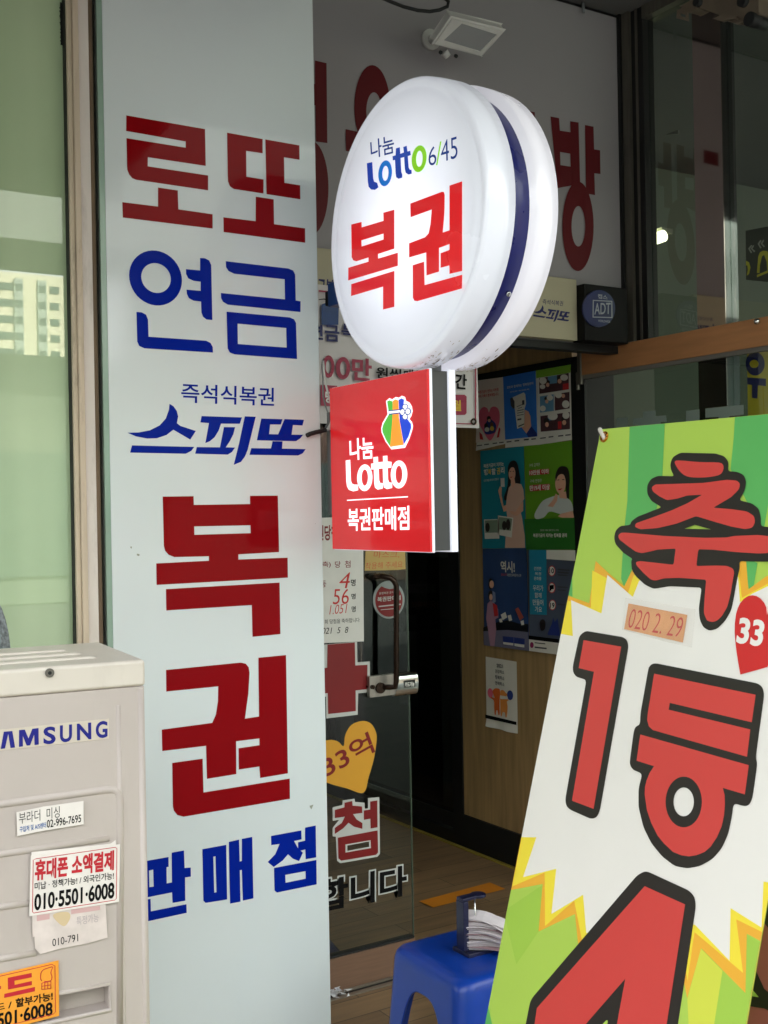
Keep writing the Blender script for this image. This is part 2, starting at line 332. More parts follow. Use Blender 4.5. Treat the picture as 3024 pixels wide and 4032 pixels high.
g = MB(); slab(g, [(-3.2, 1.20, 2.77), (1.56, 1.20, 2.77), (1.56, 1.2195, 2.77), (-3.2, 1.2195, 2.77)], .11, awf); g.build('valance', AW)
# ---------------------------------------------------------------- sign pillar
P = thing('sign_pillar', (1.25, 2.85, 0), 'tall white glass pillar with red and blue Korean lettering beside the entrance', 'sign pillar')
g = MB(); g.box(.9495, 1.5475, 2.762, 2.95, .003, 3.4472, M('pillar_core', (150, 155, 150), .7)); g.build('core', P)
g = MB(); g.box(.9575, 1.5495, 2.75, 2.7618, .003, 3.4470, panelw); pf = g.build('glass_face', P, bevel=.0012)
g = MB(); g.box(.944, .9573, 2.752, 2.7616, .003, 3.4468, glass_edge); g.build('glass_edge', P)
g = MB()
for L in [[(1.0142,2.5477),(1.2249,2.5479),(1.225,2.4531),(1.0686,2.452),(1.0678,2.4292),(1.2311,2.4292),(1.2303,2.3907),(1.0369,2.391),(1.0269,2.3937),(1.0192,2.4016),(1.0148,2.4119),(1.0139,2.4213),(1.0138,2.491),(1.1704,2.4916),(1.1707,2.5074),(1.0134,2.5087)],[(1.0941,2.3796),(1.1469,2.3794),(1.1475,2.3315),(1.2418,2.3306),(1.2411,2.2935),(1.0006,2.2926),(1.0002,2.3307),(1.0932,2.3316)],[(1.2869,2.5487),(1.3898,2.5485),(1.389,2.5104),(1.3407,2.5096),(1.3401,2.4417),(1.3901,2.4411),(1.3893,2.4037),(1.3037,2.4041),(1.292,2.4098),(1.2871,2.4217),(1.2866,2.4359)],[(1.3975,2.5487),(1.4999,2.5488),(1.4999,2.5097),(1.4526,2.5093),(1.4525,2.4409),(1.5002,2.4408),(1.4999,2.4027),(1.3983,2.4034)],[(1.3664,2.3926),(1.4193,2.3922),(1.4192,2.3261),(1.5131,2.326),(1.5127,2.2868),(1.272,2.2881),(1.272,2.3265),(1.3647,2.3276)]]: g.flat('PIL', [L], red_b, .0008)
g.flat('PIL', [[(1.0918,1.6025),(1.175,1.6028),(1.1753,1.5806),(1.3336,1.5811),(1.3341,1.6026),(1.4158,1.6027),(1.4164,1.4523),(1.2975,1.4502),(1.2973,1.4368),(1.4418,1.4364),(1.4414,1.383),(1.0715,1.3816),(1.0715,1.4353),(1.214,1.4367),(1.2143,1.4483),(1.1197,1.4495),(1.105,1.4556),(1.0954,1.4664),(1.0924,1.4782)],[(1.1752,1.5256),(1.3339,1.5255),(1.3339,1.5046),(1.1752,1.5044)]], red_b, .0008)
g.flat('PIL', [[(1.0959,1.3697),(1.4162,1.3711),(1.416,1.2338),(1.3338,1.2326),(1.3333,1.3159),(1.0959,1.3161)]], red_b, .0008)
g.flat('PIL', [[(1.0924,1.1668),(1.2993,1.1681),(1.3133,1.1637),(1.3212,1.1534),(1.3234,1.1388),(1.3188,1.0847),(1.3077,1.0206),(1.3485,1.0219),(1.3498,1.1764),(1.4317,1.1769),(1.4308,.8612),(1.3488,.8601),(1.3469,.8906),(1.2875,.8905),(1.2879,.9459),(1.3484,.9465),(1.3484,.9642),(1.2813,.9649),(1.2803,.8797),(1.1978,.8787),(1.1971,.9635),(1.0785,.9649),(1.0782,1.0186),(1.2151,1.0201),(1.2258,1.0403),(1.2323,1.0743),(1.2337,1.1121),(1.092,1.1127)]], red_b, .0008)
g.flat('PIL', [[(1.1046,.9317),(1.187,.9319),(1.1877,.8454),(1.4361,.8467),(1.4357,.7925),(1.1318,.7921),(1.1155,.799),(1.1065,.8112),(1.1041,.8224)]], red_b, .0008)
g.build('red_lettering', pf)
g = MB()
g.flat('PIL', [ell(1.084,2.1511,.0699,-0.0001,-0.0013,-0.069), ell(1.0847,2.1511,.039,-0,-0.0007,-0.0374)], blue_v, .0008)
for L in [[(1.2047,2.2137),(1.2185,2.2144),(1.2299,2.2099),(1.2354,2.1987),(1.2357,2.0569),(1.2192,2.057),(1.2098,2.0634),(1.2058,2.0737),(1.2052,2.102),(1.1851,2.1024),(1.1716,2.108),(1.1666,2.1181),(1.1657,2.1292),(1.2046,2.1295),(1.2051,2.1529),(1.1861,2.1533),(1.1711,2.1582),(1.1653,2.1689),(1.1652,2.1812),(1.2041,2.1818)],[(1.0315,2.0618),(1.0451,2.0619),(1.0565,2.0569),(1.0613,2.0452),(1.062,2.0022),(1.2174,2.0023),(1.2296,1.9974),(1.2355,1.9871),(1.236,1.9729),(1.0506,1.9726),(1.037,1.9776),(1.0322,1.9882)],[(1.2764,2.2129),(1.4599,2.2119),(1.4744,2.2078),(1.4801,2.1972),(1.4804,2.1278),(1.4951,2.1268),(1.494,2.0977),(1.2801,2.1003),(1.2665,2.1064),(1.2613,2.1156),(1.2611,2.1288),(1.4478,2.128),(1.4477,2.1819),(1.2993,2.1825),(1.2837,2.1881),(1.2769,2.1975)]]: g.flat('PIL', [L], blue_v, .0008)
g.flat('PIL', [[(1.2762,2.0817),(1.4614,2.0807),(1.4739,2.0768),(1.48,2.0672),(1.4813,1.9701),(1.2972,1.9719),(1.2835,1.9758),(1.2774,1.9861)],[(1.307,2.0528),(1.45,2.0514),(1.4502,1.999),(1.3068,1.9995)]], blue_v, .0008)
g.text('즉석식복권', 'PIL', [[(1.1472,1.8901),(1.4108,1.8895),(1.1456,1.841)]], blue_v, .0008, .012)
SP = [[(1.1143,1.8364),(1.1246,1.8309),(1.1336,1.819),(1.137,1.8051),(1.1334,1.7882),(1.1422,1.7815),(1.1844,1.7695),(1.1688,1.747),(1.1234,1.7713),(1.1047,1.7573),(1.079,1.7488),(1.0536,1.7476),(1.025,1.7522),(1.0027,1.7609),(1.0323,1.7623),(1.0612,1.7684),(1.0869,1.7811),(1.1037,1.7989),(1.1126,1.8218)],[(1.0139,1.7298),(1.1794,1.7286),(1.1709,1.7183),(1.1558,1.711),(1.0086,1.7119)],[(1.2011,1.8081),(1.3149,1.8079),(1.3082,1.7911),(1.2549,1.7901),(1.2483,1.7728),(1.2364,1.7547),(1.2227,1.7438),(1.21,1.739),(1.221,1.7906),(1.1973,1.7917)],[(1.2629,1.7813),(1.2946,1.7818),(1.2891,1.763),(1.2789,1.7448),(1.2669,1.7289),(1.2935,1.7286),(1.2843,1.7169),(1.2724,1.71),(1.1814,1.7114),(1.1862,1.7283),(1.2506,1.7286)],[(1.3229,1.811),(1.3548,1.8109),(1.3299,1.7241),(1.3216,1.7059),(1.3094,1.6913),(1.2887,1.6836),(1.3056,1.7417)],[(1.3709,1.8066),(1.4338,1.8066),(1.4286,1.7924),(1.3966,1.7916),(1.3932,1.7659),(1.4198,1.7658),(1.4401,1.8071),(1.4991,1.8069),(1.4941,1.7912),(1.4651,1.7919),(1.4604,1.7659),(1.4957,1.7663),(1.4862,1.756),(1.4735,1.7487),(1.3568,1.7488)],[(1.403,1.7471),(1.4326,1.7473),(1.4306,1.7281),(1.5025,1.7277),(1.493,1.716),(1.479,1.7102),(1.3344,1.7104),(1.34,1.7278),(1.3977,1.728)]]
for i, L in enumerate(SP): g.flat('PIL', [L], blue_v, .0008 + .0003 * (i == 6))
g.flat('PIL', [[(1.0046,.6983),(1.0901,.6976),(1.09,.6731),(1.0843,.6728),(1.0842,.6325),(1.0979,.6322),(1.0986,.7069),(1.1317,.7069),(1.1325,.6623),(1.1492,.6605),(1.1491,.6376),(1.1334,.638),(1.133,.5796),(1.0986,.5806),(1.0977,.6073),(1.0029,.6074)],[(1.038,.673),(1.0492,.6732),(1.0497,.6309),(1.0385,.6317)]], blue_v, .0008)
g.flat('PIL', [[(1.0028,.6019),(1.0409,.6022),(1.0413,.5709),(1.1358,.5701),(1.1361,.5482),(1.0018,.5478)]], blue_v, .0008)
g.flat('PIL', [[(1.1819,.7014),(1.2483,.7014),(1.248,.5604),(1.1879,.5631),(1.1821,.57)],[(1.2116,.677),(1.2176,.6773),(1.2186,.5848),(1.2123,.5847)]], blue_v, .0008)
g.flat('PIL', [[(1.2555,.7077),(1.2848,.7087),(1.2855,.6517),(1.2916,.652),(1.2927,.7093),(1.3227,.7096),(1.3228,.5485),(1.2924,.5485),(1.2911,.6288),(1.2854,.6289),(1.2856,.5472),(1.256,.5478)]], blue_v, .0008)
g.flat('PIL', [[(1.3773,.7029),(1.4684,.703),(1.4686,.6787),(1.4458,.6781),(1.4567,.6578),(1.4717,.6424),(1.4598,.6219),(1.441,.6319),(1.4269,.6461),(1.4109,.6322),(1.3838,.6197),(1.3663,.6361),(1.3889,.6527),(1.4024,.6777),(1.3775,.6786)]], blue_v, .0008)
g.flat('PIL', [[(1.4796,.7086),(1.5124,.7091),(1.5122,.6229),(1.4798,.6235),(1.4791,.6499),(1.4577,.6492),(1.4574,.6728),(1.4789,.6736)]], blue_v, .001)
g.flat('PIL', [[(1.3844,.617),(1.5128,.6159),(1.5122,.5498),(1.3924,.5506),(1.3851,.557)],[(1.4176,.5926),(1.4787,.5916),(1.4787,.5713),(1.4179,.5718)]], blue_v, .0008)
g.build('blue_lettering', pf)
g = MB()
sm_m = M('grey_smudge', (140, 146, 134), .6, noise=.2)
for L in [[(1.0054,1.4802),(1.0091,1.4789),(1.0078,1.4741),(1.005,1.4763)],[(1.0215,1.4615),(1.0278,1.4601),(1.029,1.457),(1.0245,1.4553),(1.0214,1.4579)],[(1.5271,1.5268),(1.5293,1.5261),(1.5285,1.5241)]] + [[(1.4947,.7649),(1.5068,.7664),(1.5002,.7542),(1.4965,.7597)]]: g.flat('PIL', [L], sm_m, .0006)
g.build('smudges', pf)
# ---------------------------------------------------------------- projecting light-box sign
SG = thing('projecting_sign', (1.60, 2.49, 1.45), 'lit round white light box above a red square one, projecting beside the pillar', 'light box sign')
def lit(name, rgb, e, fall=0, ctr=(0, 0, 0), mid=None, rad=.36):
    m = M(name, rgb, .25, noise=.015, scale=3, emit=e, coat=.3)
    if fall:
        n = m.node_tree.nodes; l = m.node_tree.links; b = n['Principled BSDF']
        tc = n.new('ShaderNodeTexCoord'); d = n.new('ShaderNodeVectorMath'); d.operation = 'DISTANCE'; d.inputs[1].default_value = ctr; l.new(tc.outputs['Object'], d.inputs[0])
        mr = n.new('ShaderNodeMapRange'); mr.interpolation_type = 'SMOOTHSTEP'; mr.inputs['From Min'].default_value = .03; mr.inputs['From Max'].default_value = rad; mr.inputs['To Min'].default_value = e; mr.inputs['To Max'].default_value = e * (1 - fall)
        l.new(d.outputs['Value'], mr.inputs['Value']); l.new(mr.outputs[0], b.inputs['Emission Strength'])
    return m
XF, YC, ZC, RD, XM, XR = 1.53, 2.3098, 2.2416, .3398, 1.6071, 1.7333
cr = (XF - 1.60, YC - 2.49, ZC - 1.45)
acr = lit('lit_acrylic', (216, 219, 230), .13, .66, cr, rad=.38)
acs = lit('lit_acrylic_shell', (220, 219, 228), .055)
def disc_shell(x0, x1, r0, r1, mat, face=True, back=True):
    """turned shell: profile [(x, r)...] revolved about the sign axis"""
    g = MB(); n = 96; prof = []
    if face: prof = [(x0 + .0, 0.0001), (x0, r0 - .05), (x0 + .0005, r0 - .034), (x0 + .0045, r0 - .026), (x0 + .0045, r0 - .02), (x0 + .001, r0 - .012), (x0 + .004, r0 - .004), (x0 + .010, r0)]
    else: prof = [(x0, .0001), (x0, r0)]
    prof += [((x0 + x1) / 2, (r0 + r1) / 2 + .001), (x1, r1)]
    if back: prof += [(x1, .0001)]
    V = []; F = []
    for (x, r) in prof:
        for i in range(n):
            t = 2 * math.pi * i / n; V.append((x, YC + r * math.cos(t), ZC + r * math.sin(t)))
    for j in range(len(prof) - 1):
        for i in range(n): F.append((j * n + i, (j + 1) * n + i, (j + 1) * n + (i + 1) % n, j * n + (i + 1) % n))
    g.idx(V, F, mat, True); return g
rf = disc_shell(XF, XM, RD, RD + .003, acr).build('round_face', SG)
g = disc_shell(XM + .0002, XM + .06, RD - .022, RD - .022, M('navy_band', (24, 30, 104), .3, noise=.08, scale=12), face=False, back=False); g.build('navy_band', SG)
g = disc_shell(XM + .0602, XR, RD + .002, RD - .002, acs, face=False); g.build('rear_shell', SG)
g = MB()
for a in (62, -38, 150, 235):
    t = math.radians(a); p = Vector((XM + .046, YC - (RD - .021) * math.cos(t), ZC + (RD - .021) * math.sin(t))); q = Vector((0, -math.cos(t), math.sin(t)))
    g = MB(); g.cyl(p, p + q * .008, .006, chrome, 10); g.build('screw', SG)
lb = lit('lit_blue_print', (22, 66, 176), 0.0512); lb2 = lit('lit_cyan_print', (12, 118, 214), 0.0512); lgn = lit('lit_green_print', (138, 214, 36), 0.0561); lr = lit('lit_red_print', (216, 28, 34), 0.0561); lnv = lit('lit_navy_print', (30, 62, 140), 0.0384)
g = MB()
g.text('나눔', 'DSC', [[(-2.4363,2.4778),(-2.3296,2.4636),(-2.4328,2.4311)]], lnv, .0008, .012)
g.flat('DSC', [[(-2.4533,2.4263),(-2.4274,2.4224),(-2.4245,2.3814),(-2.4205,2.372),(-2.4065,2.3655),(-2.4012,2.3529),(-2.4169,2.3507),(-2.4354,2.356),(-2.4467,2.3656),(-2.4505,2.3804)]], lb, .0008)
g.flat('DSC', [ell(-2.3695,2.3794,.0311,-0.0038,-0.001,-0.0311), ell(-2.3681,2.379,.0138,-0.0017,-0.0006,-0.0178)], lb2, .001)
g.flat('DSC', [[(-2.32,2.4266),(-2.3027,2.4247),(-2.3012,2.4086),(-2.286,2.4074),(-2.2882,2.4211),(-2.2731,2.4198),(-2.2703,2.4056),(-2.2586,2.4042),(-2.2563,2.3935),(-2.2693,2.3941),(-2.2663,2.3665),(-2.2613,2.3598),(-2.2549,2.3585),(-2.2539,2.3488),(-2.2681,2.3503),(-2.2797,2.3577),(-2.2833,2.3673),(-2.285,2.3962),(-2.3002,2.3981),(-2.298,2.3639),(-2.2942,2.357),(-2.2945,2.3498),(-2.3104,2.3509),(-2.321,2.3573),(-2.3233,2.3675),(-2.325,2.4003),(-2.3344,2.4014),(-2.3354,2.412),(-2.3219,2.4106)]], lb, .0008)
g.flat('DSC', [ell(-2.2223,2.3753,.031,-0.0039,-0.001,-0.0308), ell(-2.221,2.375,.0133,-0.0017,-0.0006,-0.0184)], lgn, .001)
g.text('6', 'DSC', [[(-2.1842,2.3909),(-2.153,2.3871),(-2.1843,2.3478)]], lnv, .0008, -.004); g.text('/', 'DSC', [[(-2.1534,2.3935),(-2.1318,2.3909),(-2.155,2.3422)]], lgn, .0008, 0); g.text('45', 'DSC', [[(-2.1353,2.3919),(-2.072,2.3857),(-2.1345,2.3431)]], lnv, .0008, -.004)
g.flat('DSC', [[(-2.5342,2.2909),(-2.4832,2.2862),(-2.4829,2.2723),(-2.381,2.2661),(-2.381,2.286),(-2.3316,2.282),(-2.3347,2.1885),(-2.4082,2.1902),(-2.4086,2.1789),(-2.3196,2.1759),(-2.3207,2.1444),(-2.5545,2.1511),(-2.5526,2.1835),(-2.4538,2.1801),(-2.4534,2.1904),(-2.5126,2.1923),(-2.5276,2.1979),(-2.5349,2.2075)],[(-2.4855,2.24),(-2.382,2.2348),(-2.3825,2.2207),(-2.4853,2.2245)]], lr, .0008)
g.flat('DSC', [[(-2.5396,2.139),(-2.3365,2.1352),(-2.3394,2.0488),(-2.3904,2.0502),(-2.3885,2.1062),(-2.5414,2.1087)]], lr, .0008)
g.flat('DSC', [[(-2.2626,2.2805),(-2.1336,2.2768),(-2.1259,2.2743),(-2.1231,2.2667),(-2.1247,2.2359),(-2.1278,2.2124),(-2.1335,2.1841),(-2.1074,2.1837),(-2.1043,2.2834),(-2.0563,2.281),(-2.0624,2.084),(-2.1104,2.0861),(-2.1104,2.1051),(-2.1443,2.1063),(-2.1433,2.1392),(-2.1087,2.1399),(-2.1083,2.1529),(-2.1489,2.1525),(-2.1506,2.0988),(-2.201,2.0993),(-2.2005,2.1524),(-2.2719,2.1547),(-2.2708,2.1882),(-2.2037,2.1885),(-2.1892,2.1943),(-2.1812,2.2137),(-2.1752,2.2459),(-2.2624,2.2479)]], lr, .0008)
g.flat('DSC', [[(-2.257,2.1337),(-2.2099,2.1329),(-2.2091,2.0784),(-2.062,2.0755),(-2.0647,2.0454),(-2.2399,2.0461),(-2.2527,2.0493),(-2.2589,2.0575)]], lr, .0008)
g.build('lettering', rf)
dirt_m = M('grime', (120, 104, 84), .9, noise=.4, scale=40); dirt_l = M('light_grime', (168, 156, 136), .9, noise=.3, scale=40)
g = MB()
for i in range(230):
    a = math.radians(random.gauss(-94, 11)); x = random.choice((XF + .010 + random.random() * .066, XM + .062 + random.random() * .062)); r = RD + .0035
    w_ = .0012 + random.random() ** 2 * .010; h_ = .0004 + random.random() * .0008
    c_ = Vector((x, YC + r * math.cos(a), ZC + r * math.sin(a))); tg = Vector((0, -math.sin(a), math.cos(a)))
    pts = [c_ + tg * (w_ * math.cos(t)) * random.uniform(.6, 1.3) + Vector((1, 0, 0)) * h_ * 2 * math.sin(t) * random.uniform(.6, 1.3) for t in [2 * math.pi * k / 7 for k in range(7)]]
    g.face(pts, dirt_m if i % 3 else dirt_l)
g.build('grime_marks', SG)
# square box
bt = 2.2525; z0, z1 = 1.4565, 1.8905
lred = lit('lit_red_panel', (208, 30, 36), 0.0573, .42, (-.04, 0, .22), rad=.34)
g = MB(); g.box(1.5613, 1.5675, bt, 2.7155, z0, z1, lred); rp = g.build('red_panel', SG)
g = MB(); g.box(1.5677, 1.575, bt - .002, 2.7155, z0 - .002, z1 + .002, M('white_edge', (225, 228, 240), .3, emit=.05)); g.box(1.624, 1.6425, bt - .002, 2.7155, z0 - .002, z1 + .002, M('white_edge', (225, 228, 240))); g.build('panel_edge', SG, bevel=.0015)
g = MB(); g.box(1.5752, 1.6238, bt + .006, 2.7155, z0 + .002, z1 - .002, M('box_body_grey', (62, 64, 64), .5, noise=.05)); g.build('box_body', SG)
g = MB(); lw = lit('lit_white_print', (236, 238, 246), 0.121)
g.text('나눔', 'SGN', [[(-2.6159,1.7476),(-2.4974,1.7467),(-2.6144,1.691)]], lw, .0008, .022)
g.flat('SGN', [[(-2.636,1.692),(-2.6128,1.6927),(-2.6112,1.6382),(-2.6065,1.6304),(-2.5952,1.6269),(-2.5755,1.6263),(-2.575,1.6116),(-2.5998,1.6092),(-2.6221,1.6141),(-2.6319,1.6234),(-2.635,1.6364)]], lw, .0008)
g.flat('SGN', [ell(-2.5414,1.6429,.0375,-0.0004,-0.0012,-0.0344), ell(-2.5409,1.6434,.0159,-0.0002,-0.0007,-0.0209)], lw, .001)
g.flat('SGN', [ell(-2.3801,1.6453,.0368,-0.0004,-0.0011,-0.0343), ell(-2.3801,1.6453,.0153,-0.0002,-0.0007,-0.0216)], lw, .001)
g.flat('SGN', [[(-2.4973,1.6935),(-2.4758,1.6939),(-2.4754,1.6796),(-2.4514,1.6799),(-2.4519,1.6942),(-2.4319,1.6941),(-2.4314,1.6799),(-2.4126,1.6776),(-2.414,1.6636),(-2.4311,1.6633),(-2.4303,1.6345),(-2.4251,1.627),(-2.4117,1.6261),(-2.4121,1.613),(-2.436,1.6108),(-2.45,1.6156),(-2.4533,1.6255),(-2.4538,1.6633),(-2.4732,1.6632),(-2.4723,1.6347),(-2.4675,1.6272),(-2.4551,1.6261),(-2.4555,1.6128),(-2.4796,1.6105),(-2.4925,1.6163),(-2.4958,1.6269),(-2.4965,1.6629),(-2.5087,1.6627),(-2.5092,1.6777),(-2.4969,1.6781)]], lw, .0008)
g.flat('SGN', [[(-2.6331,1.5878),(-2.342,1.5909),(-2.3421,1.5883),(-2.6332,1.585)]], lw, .0008)
g.text('복권판매점', 'SGN', [[(-2.6304,1.5645),(-2.3376,1.5678),(-2.6315,1.5052)]], lw, .0008, .02)
g.build('lettering', rp)
g = MB()
g.flat('SGN', [[(-2.4331,1.8311),(-2.4172,1.8367),(-2.4039,1.8325),(-2.3882,1.8368),(-2.3738,1.8335),(-2.3606,1.8371),(-2.3469,1.8327),(-2.3421,1.8227),(-2.3282,1.8179),(-2.3179,1.8075),(-2.3149,1.7955),(-2.3208,1.7842),(-2.3295,1.7778),(-2.3191,1.7699),(-2.3144,1.7601),(-2.3176,1.7509),(-2.331,1.7305),(-2.351,1.7092),(-2.4125,1.7086),(-2.4388,1.7302),(-2.4563,1.7534),(-2.4577,1.7645),(-2.4509,1.7775),(-2.4266,1.7976)]], lw, .0008)
g.flat('SGN', [[(-2.4273,1.8293),(-2.4164,1.8312),(-2.4018,1.827),(-2.4019,1.7859),(-2.4123,1.7139),(-2.4158,1.7154),(-2.4342,1.7323),(-2.4508,1.7542),(-2.4523,1.7634),(-2.4455,1.7747),(-2.4194,1.797)]], lit('lit_logo_green', (74, 166, 52), 0.093), .0014)
g.flat('SGN', [[(-2.4005,1.8283),(-2.388,1.831),(-2.3749,1.8265),(-2.3737,1.7837),(-2.3551,1.7166),(-2.4159,1.7151),(-2.4032,1.786)]], lit('lit_logo_orange', (240, 140, 40), 0.102), .0018)
g.flat('SGN', [[(-2.374,1.828),(-2.3608,1.8309),(-2.3493,1.8265),(-2.3518,1.8153),(-2.3484,1.7888),(-2.3214,1.7653),(-2.3204,1.7558),(-2.333,1.7354),(-2.3542,1.7173),(-2.3713,1.7787)]], lit('lit_logo_blue', (24, 62, 190), 0.093), .0022)
g.flat('SGN', [[(-2.4204,1.8063),(-2.366,1.8051),(-2.3664,1.7941),(-2.4177,1.7949)]], lnv, .0026); g.flat('SGN', [[(-2.4174,1.8036),(-2.367,1.8023),(-2.3672,1.797),(-2.4158,1.7977)]], lw, .003)
if 1:
    g.flat('SGN', [ell(-2.3443,1.8087,.0133,-0.0012,-0.0002,-0.0073)], lnv, .0026); g.flat('SGN', [ell(-2.3451,1.7842,.0133,-0.0011,-0.0002,-0.0074)], lnv, .0026); g.flat('SGN', [ell(-2.3568,1.7966,.0134,-0.0011,-0.0003,-0.0086)], lnv, .00262); g.flat('SGN', [ell(-2.3319,1.7964,.0132,-0.0011,-0.0003,-0.0085)], lnv, .00264)
    g.flat('SGN', [ell(-2.3443,1.8079,.0099,-0.0009,-0.0002,-0.0062)], lw, .003); g.flat('SGN', [ell(-2.3451,1.7852,.0099,-0.0008,-0.0002,-0.0066)], lw, .00302); g.flat('SGN', [ell(-2.3559,1.7966,.0099,-0.0008,-0.0002,-0.0067)], lw, .00304); g.flat('SGN', [ell(-2.3327,1.7965,.0098,-0.0008,-0.0002,-0.0066)], lw, .00306)
g.flat('SGN', [[(-2.353,1.8058),(-2.3504,1.8066),(-2.3356,1.7873),(-2.3382,1.7865)]], lnv, .0034); g.flat('SGN', [[(-2.3367,1.8059),(-2.3341,1.8047),(-2.3528,1.7868),(-2.3553,1.7879)]], lnv, .00345)
g.build('logo', rp)
g = MB(); g.box(1.575, 1.635, 2.716, 2.76, 1.55, 1.83, grey_m); g.build('wall_bracket', SG, bevel=.002)
g = MB(); g.box(1.60, 1.63, 2.60, 2.80, 2.13, 2.17, blackrub); g.build('support_arm', SG, bevel=.002)
g = MB(); g.box(1.585, 1.66, 2.66, 2.76, 2.12, 2.185, M('blue_clamp', (24, 60, 120), .4)); g.build('clamp', SG, bevel=.004)
g = MB(); g.cyl((1.62, YC, z1 - .01), (1.62, YC, ZC - RD + .02), .02, grey_m); g.build('neck_pipe', SG)
# cables by the sign
g = MB(); g.tube([(1.5007,2.75,1.7638),(1.5118,2.75,1.7685),(1.529,2.75,1.7733),(1.5462,2.75,1.7767),(1.56,2.75,1.78)], .0062, blackrub); g.tube([(1.5548,2.75,1.7792),(1.5722,2.75,1.7841),(1.5795,2.75,1.7994),(1.5796,2.75,1.8258)], .0045, M('white_cable', (190, 190, 186), .5))
def lift_y(P, d): return [Vector(p) + Vector((0, d, 0)) for p in P]
g.tube(lift_y([(1.5535,2.75,1.9677),(1.5553,2.75,1.9359),(1.5598,2.75,1.9041),(1.5683,2.75,1.8724),(1.5761,2.75,1.846),(1.5786,2.75,1.822),(1.5739,2.75,1.8005),(1.565,2.75,1.7848)], -.004), .0028, M('white_cable', (190, 190, 186)))
g.tube(lift_y([(1.558,2.75,1.952),(1.5564,2.75,1.9039),(1.557,2.75,1.872),(1.5632,2.75,1.8456),(1.5719,2.75,1.8245),(1.5727,2.75,1.8032),(1.5619,2.75,1.7863)], .006), .0022, grey_m)
o = g.build('sign_cable'); o.location.y -= .012
tag(o, 'black taped cable end with thin white wires at the pillar edge beside the red box', 'cable')
# ---------------------------------------------------------------- boards and boxes above the entrance
g = MB(); g.box(1.3, 2.913, 3.22, 3.2498, 2.176, 2.403, M('cream_board', (176, 168, 142), .55, noise=.05, scale=4)); cb = g.build('cream_sign_board', bevel=.003)
tag(cb, 'cream sign board with small navy lottery lettering under the big dark red letters', 'sign board')
g = MB(); g.text('즉석식복권', 'CRM', [[(2.7471,2.3163),(2.8449,2.3172),(2.7453,2.2978)]], navy_t, .001, .005); CQ = [[(2.7058,2.2951),(2.8791,2.289),(2.6959,2.2403)]][0]
sx0 = min(p[0] for L in SP for p in L); sx1 = max(p[0] for L in SP for p in L); sy0 = min(p[1] for L in SP for p in L); sy1 = max(p[1] for L in SP for p in L)
for i, L in enumerate(SP):
    Q_ = []
    for p in L:
        a = (p[0] - sx0) / (sx1 - sx0); b = (sy1 - p[1]) / (sy1 - sy0)
        Q_.append(tuple(CQ[0][d] + (CQ[1][d] - CQ[0][d]) * a + (CQ[2][d] - CQ[0][d]) * b for d in (0, 1)))
    g.flat('CRM', [Q_], navy_t, .001 + .0003 * (i == 6))
g.text('그보', 'CRM', [[(1.815,2.3035),(1.8742,2.3046),(1.8122,2.2717)]], navy_t, .001, .03); g.build('lettering', cb)

crim = M('crimson_print', (150, 30, 66), .5, noise=.02)
g = MB(); wb = [(1.45, 1.8386), (2.4275, 1.8386), (2.4300, 2.28), (1.45, 2.28)]
# cloth banner with a slight wave
N = 24; V = []; F = []
for i in range(N + 1):
    for j in range(9):
        u = 1.45 + (2.4285 - 1.45) * i / N; v = 1.8386 + .4414 * j / 8; V.append(W3('WBN', u, v, -.006 + .004 * math.sin(u * 11 + v * 4)))
for i in range(N):
    for j in range(8): F.append((i * 9 + j, (i + 1) * 9 + j, (i + 1) * 9 + j + 1, i * 9 + j + 1))
g.idx(V, F, M('banner_cloth', (205, 200, 200), .7, noise=.03), True); wbo = g.build('cloth_banner')
tag(wbo, 'white cloth banner with crimson and navy text hung behind the red light box', 'banner')
g = MB(); g.flat('WBN', [ell(1.8305,2.0195,.0214,.0011,-0.0007,-0.0356), ell(1.8305,2.0191,.0101,.0005,-0.0005,-0.0219)], crim, .002); g.flat('WBN', [ell(1.8837,2.0173,.0267,.0014,-0.0008,-0.0359), ell(1.8844,2.0173,.0119,.0006,-0.0005,-0.0225)], crim, .002)
g.text('만', 'WBN', [[(1.9177,2.0551),(1.9927,2.0525),(1.9162,1.9811)]], crim, .002, .03); g.text('원씩', 'WBN', [[(2.0087,2.0291),(2.1072,2.0255),(2.007,1.991)]], black_t, .002, .025); g.text('매월', 'WBN', [[(2.1164,2.0261),(2.1986,2.0271),(2.1153,1.9776)]], black_t, .002, .02)
g.text('간', 'WBN', [[(2.3267,2.023),(2.3763,2.0208),(2.3248,1.971)]], black_t, .002, .025)
g.text('금', 'WBN', [[(1.819,2.1527),(1.8727,2.1522),(1.8186,2.1004)]], navy_t, .002, .03); g.text('복', 'WBN', [[(1.8804,2.1609),(1.9459,2.1597),(1.8794,2.1141)]], navy_t, .002, .03); g.text('연', 'WBN', [[(1.7599,2.1508),(1.8127,2.1505),(1.7594,2.1029)]], navy_t, .002, .03)
g.build('lettering', wbo)
g = MB(); g.flat('WBN', [[(1.7994,2.2603),(1.858,2.2596),(1.8579,2.2541),(1.7993,2.2545)]], crim, .002); g.flat('WBN', [[(2.2608,1.9485),(2.3651,1.9513),(2.3733,1.9456),(2.372,1.8887),(2.3648,1.8824),(2.2593,1.8779)]], crim, .0018); g.flat('WBN', [[(1.8005,1.9604),(1.8611,1.9599),(1.8598,1.8945),(1.7991,1.8939)]], crim, .0018)
g.text('월', 'WBN', [[(2.3124,1.9316),(2.3486,1.932),(2.3124,1.8941)]], M('gold_print', (214, 176, 50), .5), .0026, .035); g.text('당', 'WBN', [[(1.8161,1.9419),(1.8464,1.9413),(1.8153,1.9038)]], paper, .0026, .03)
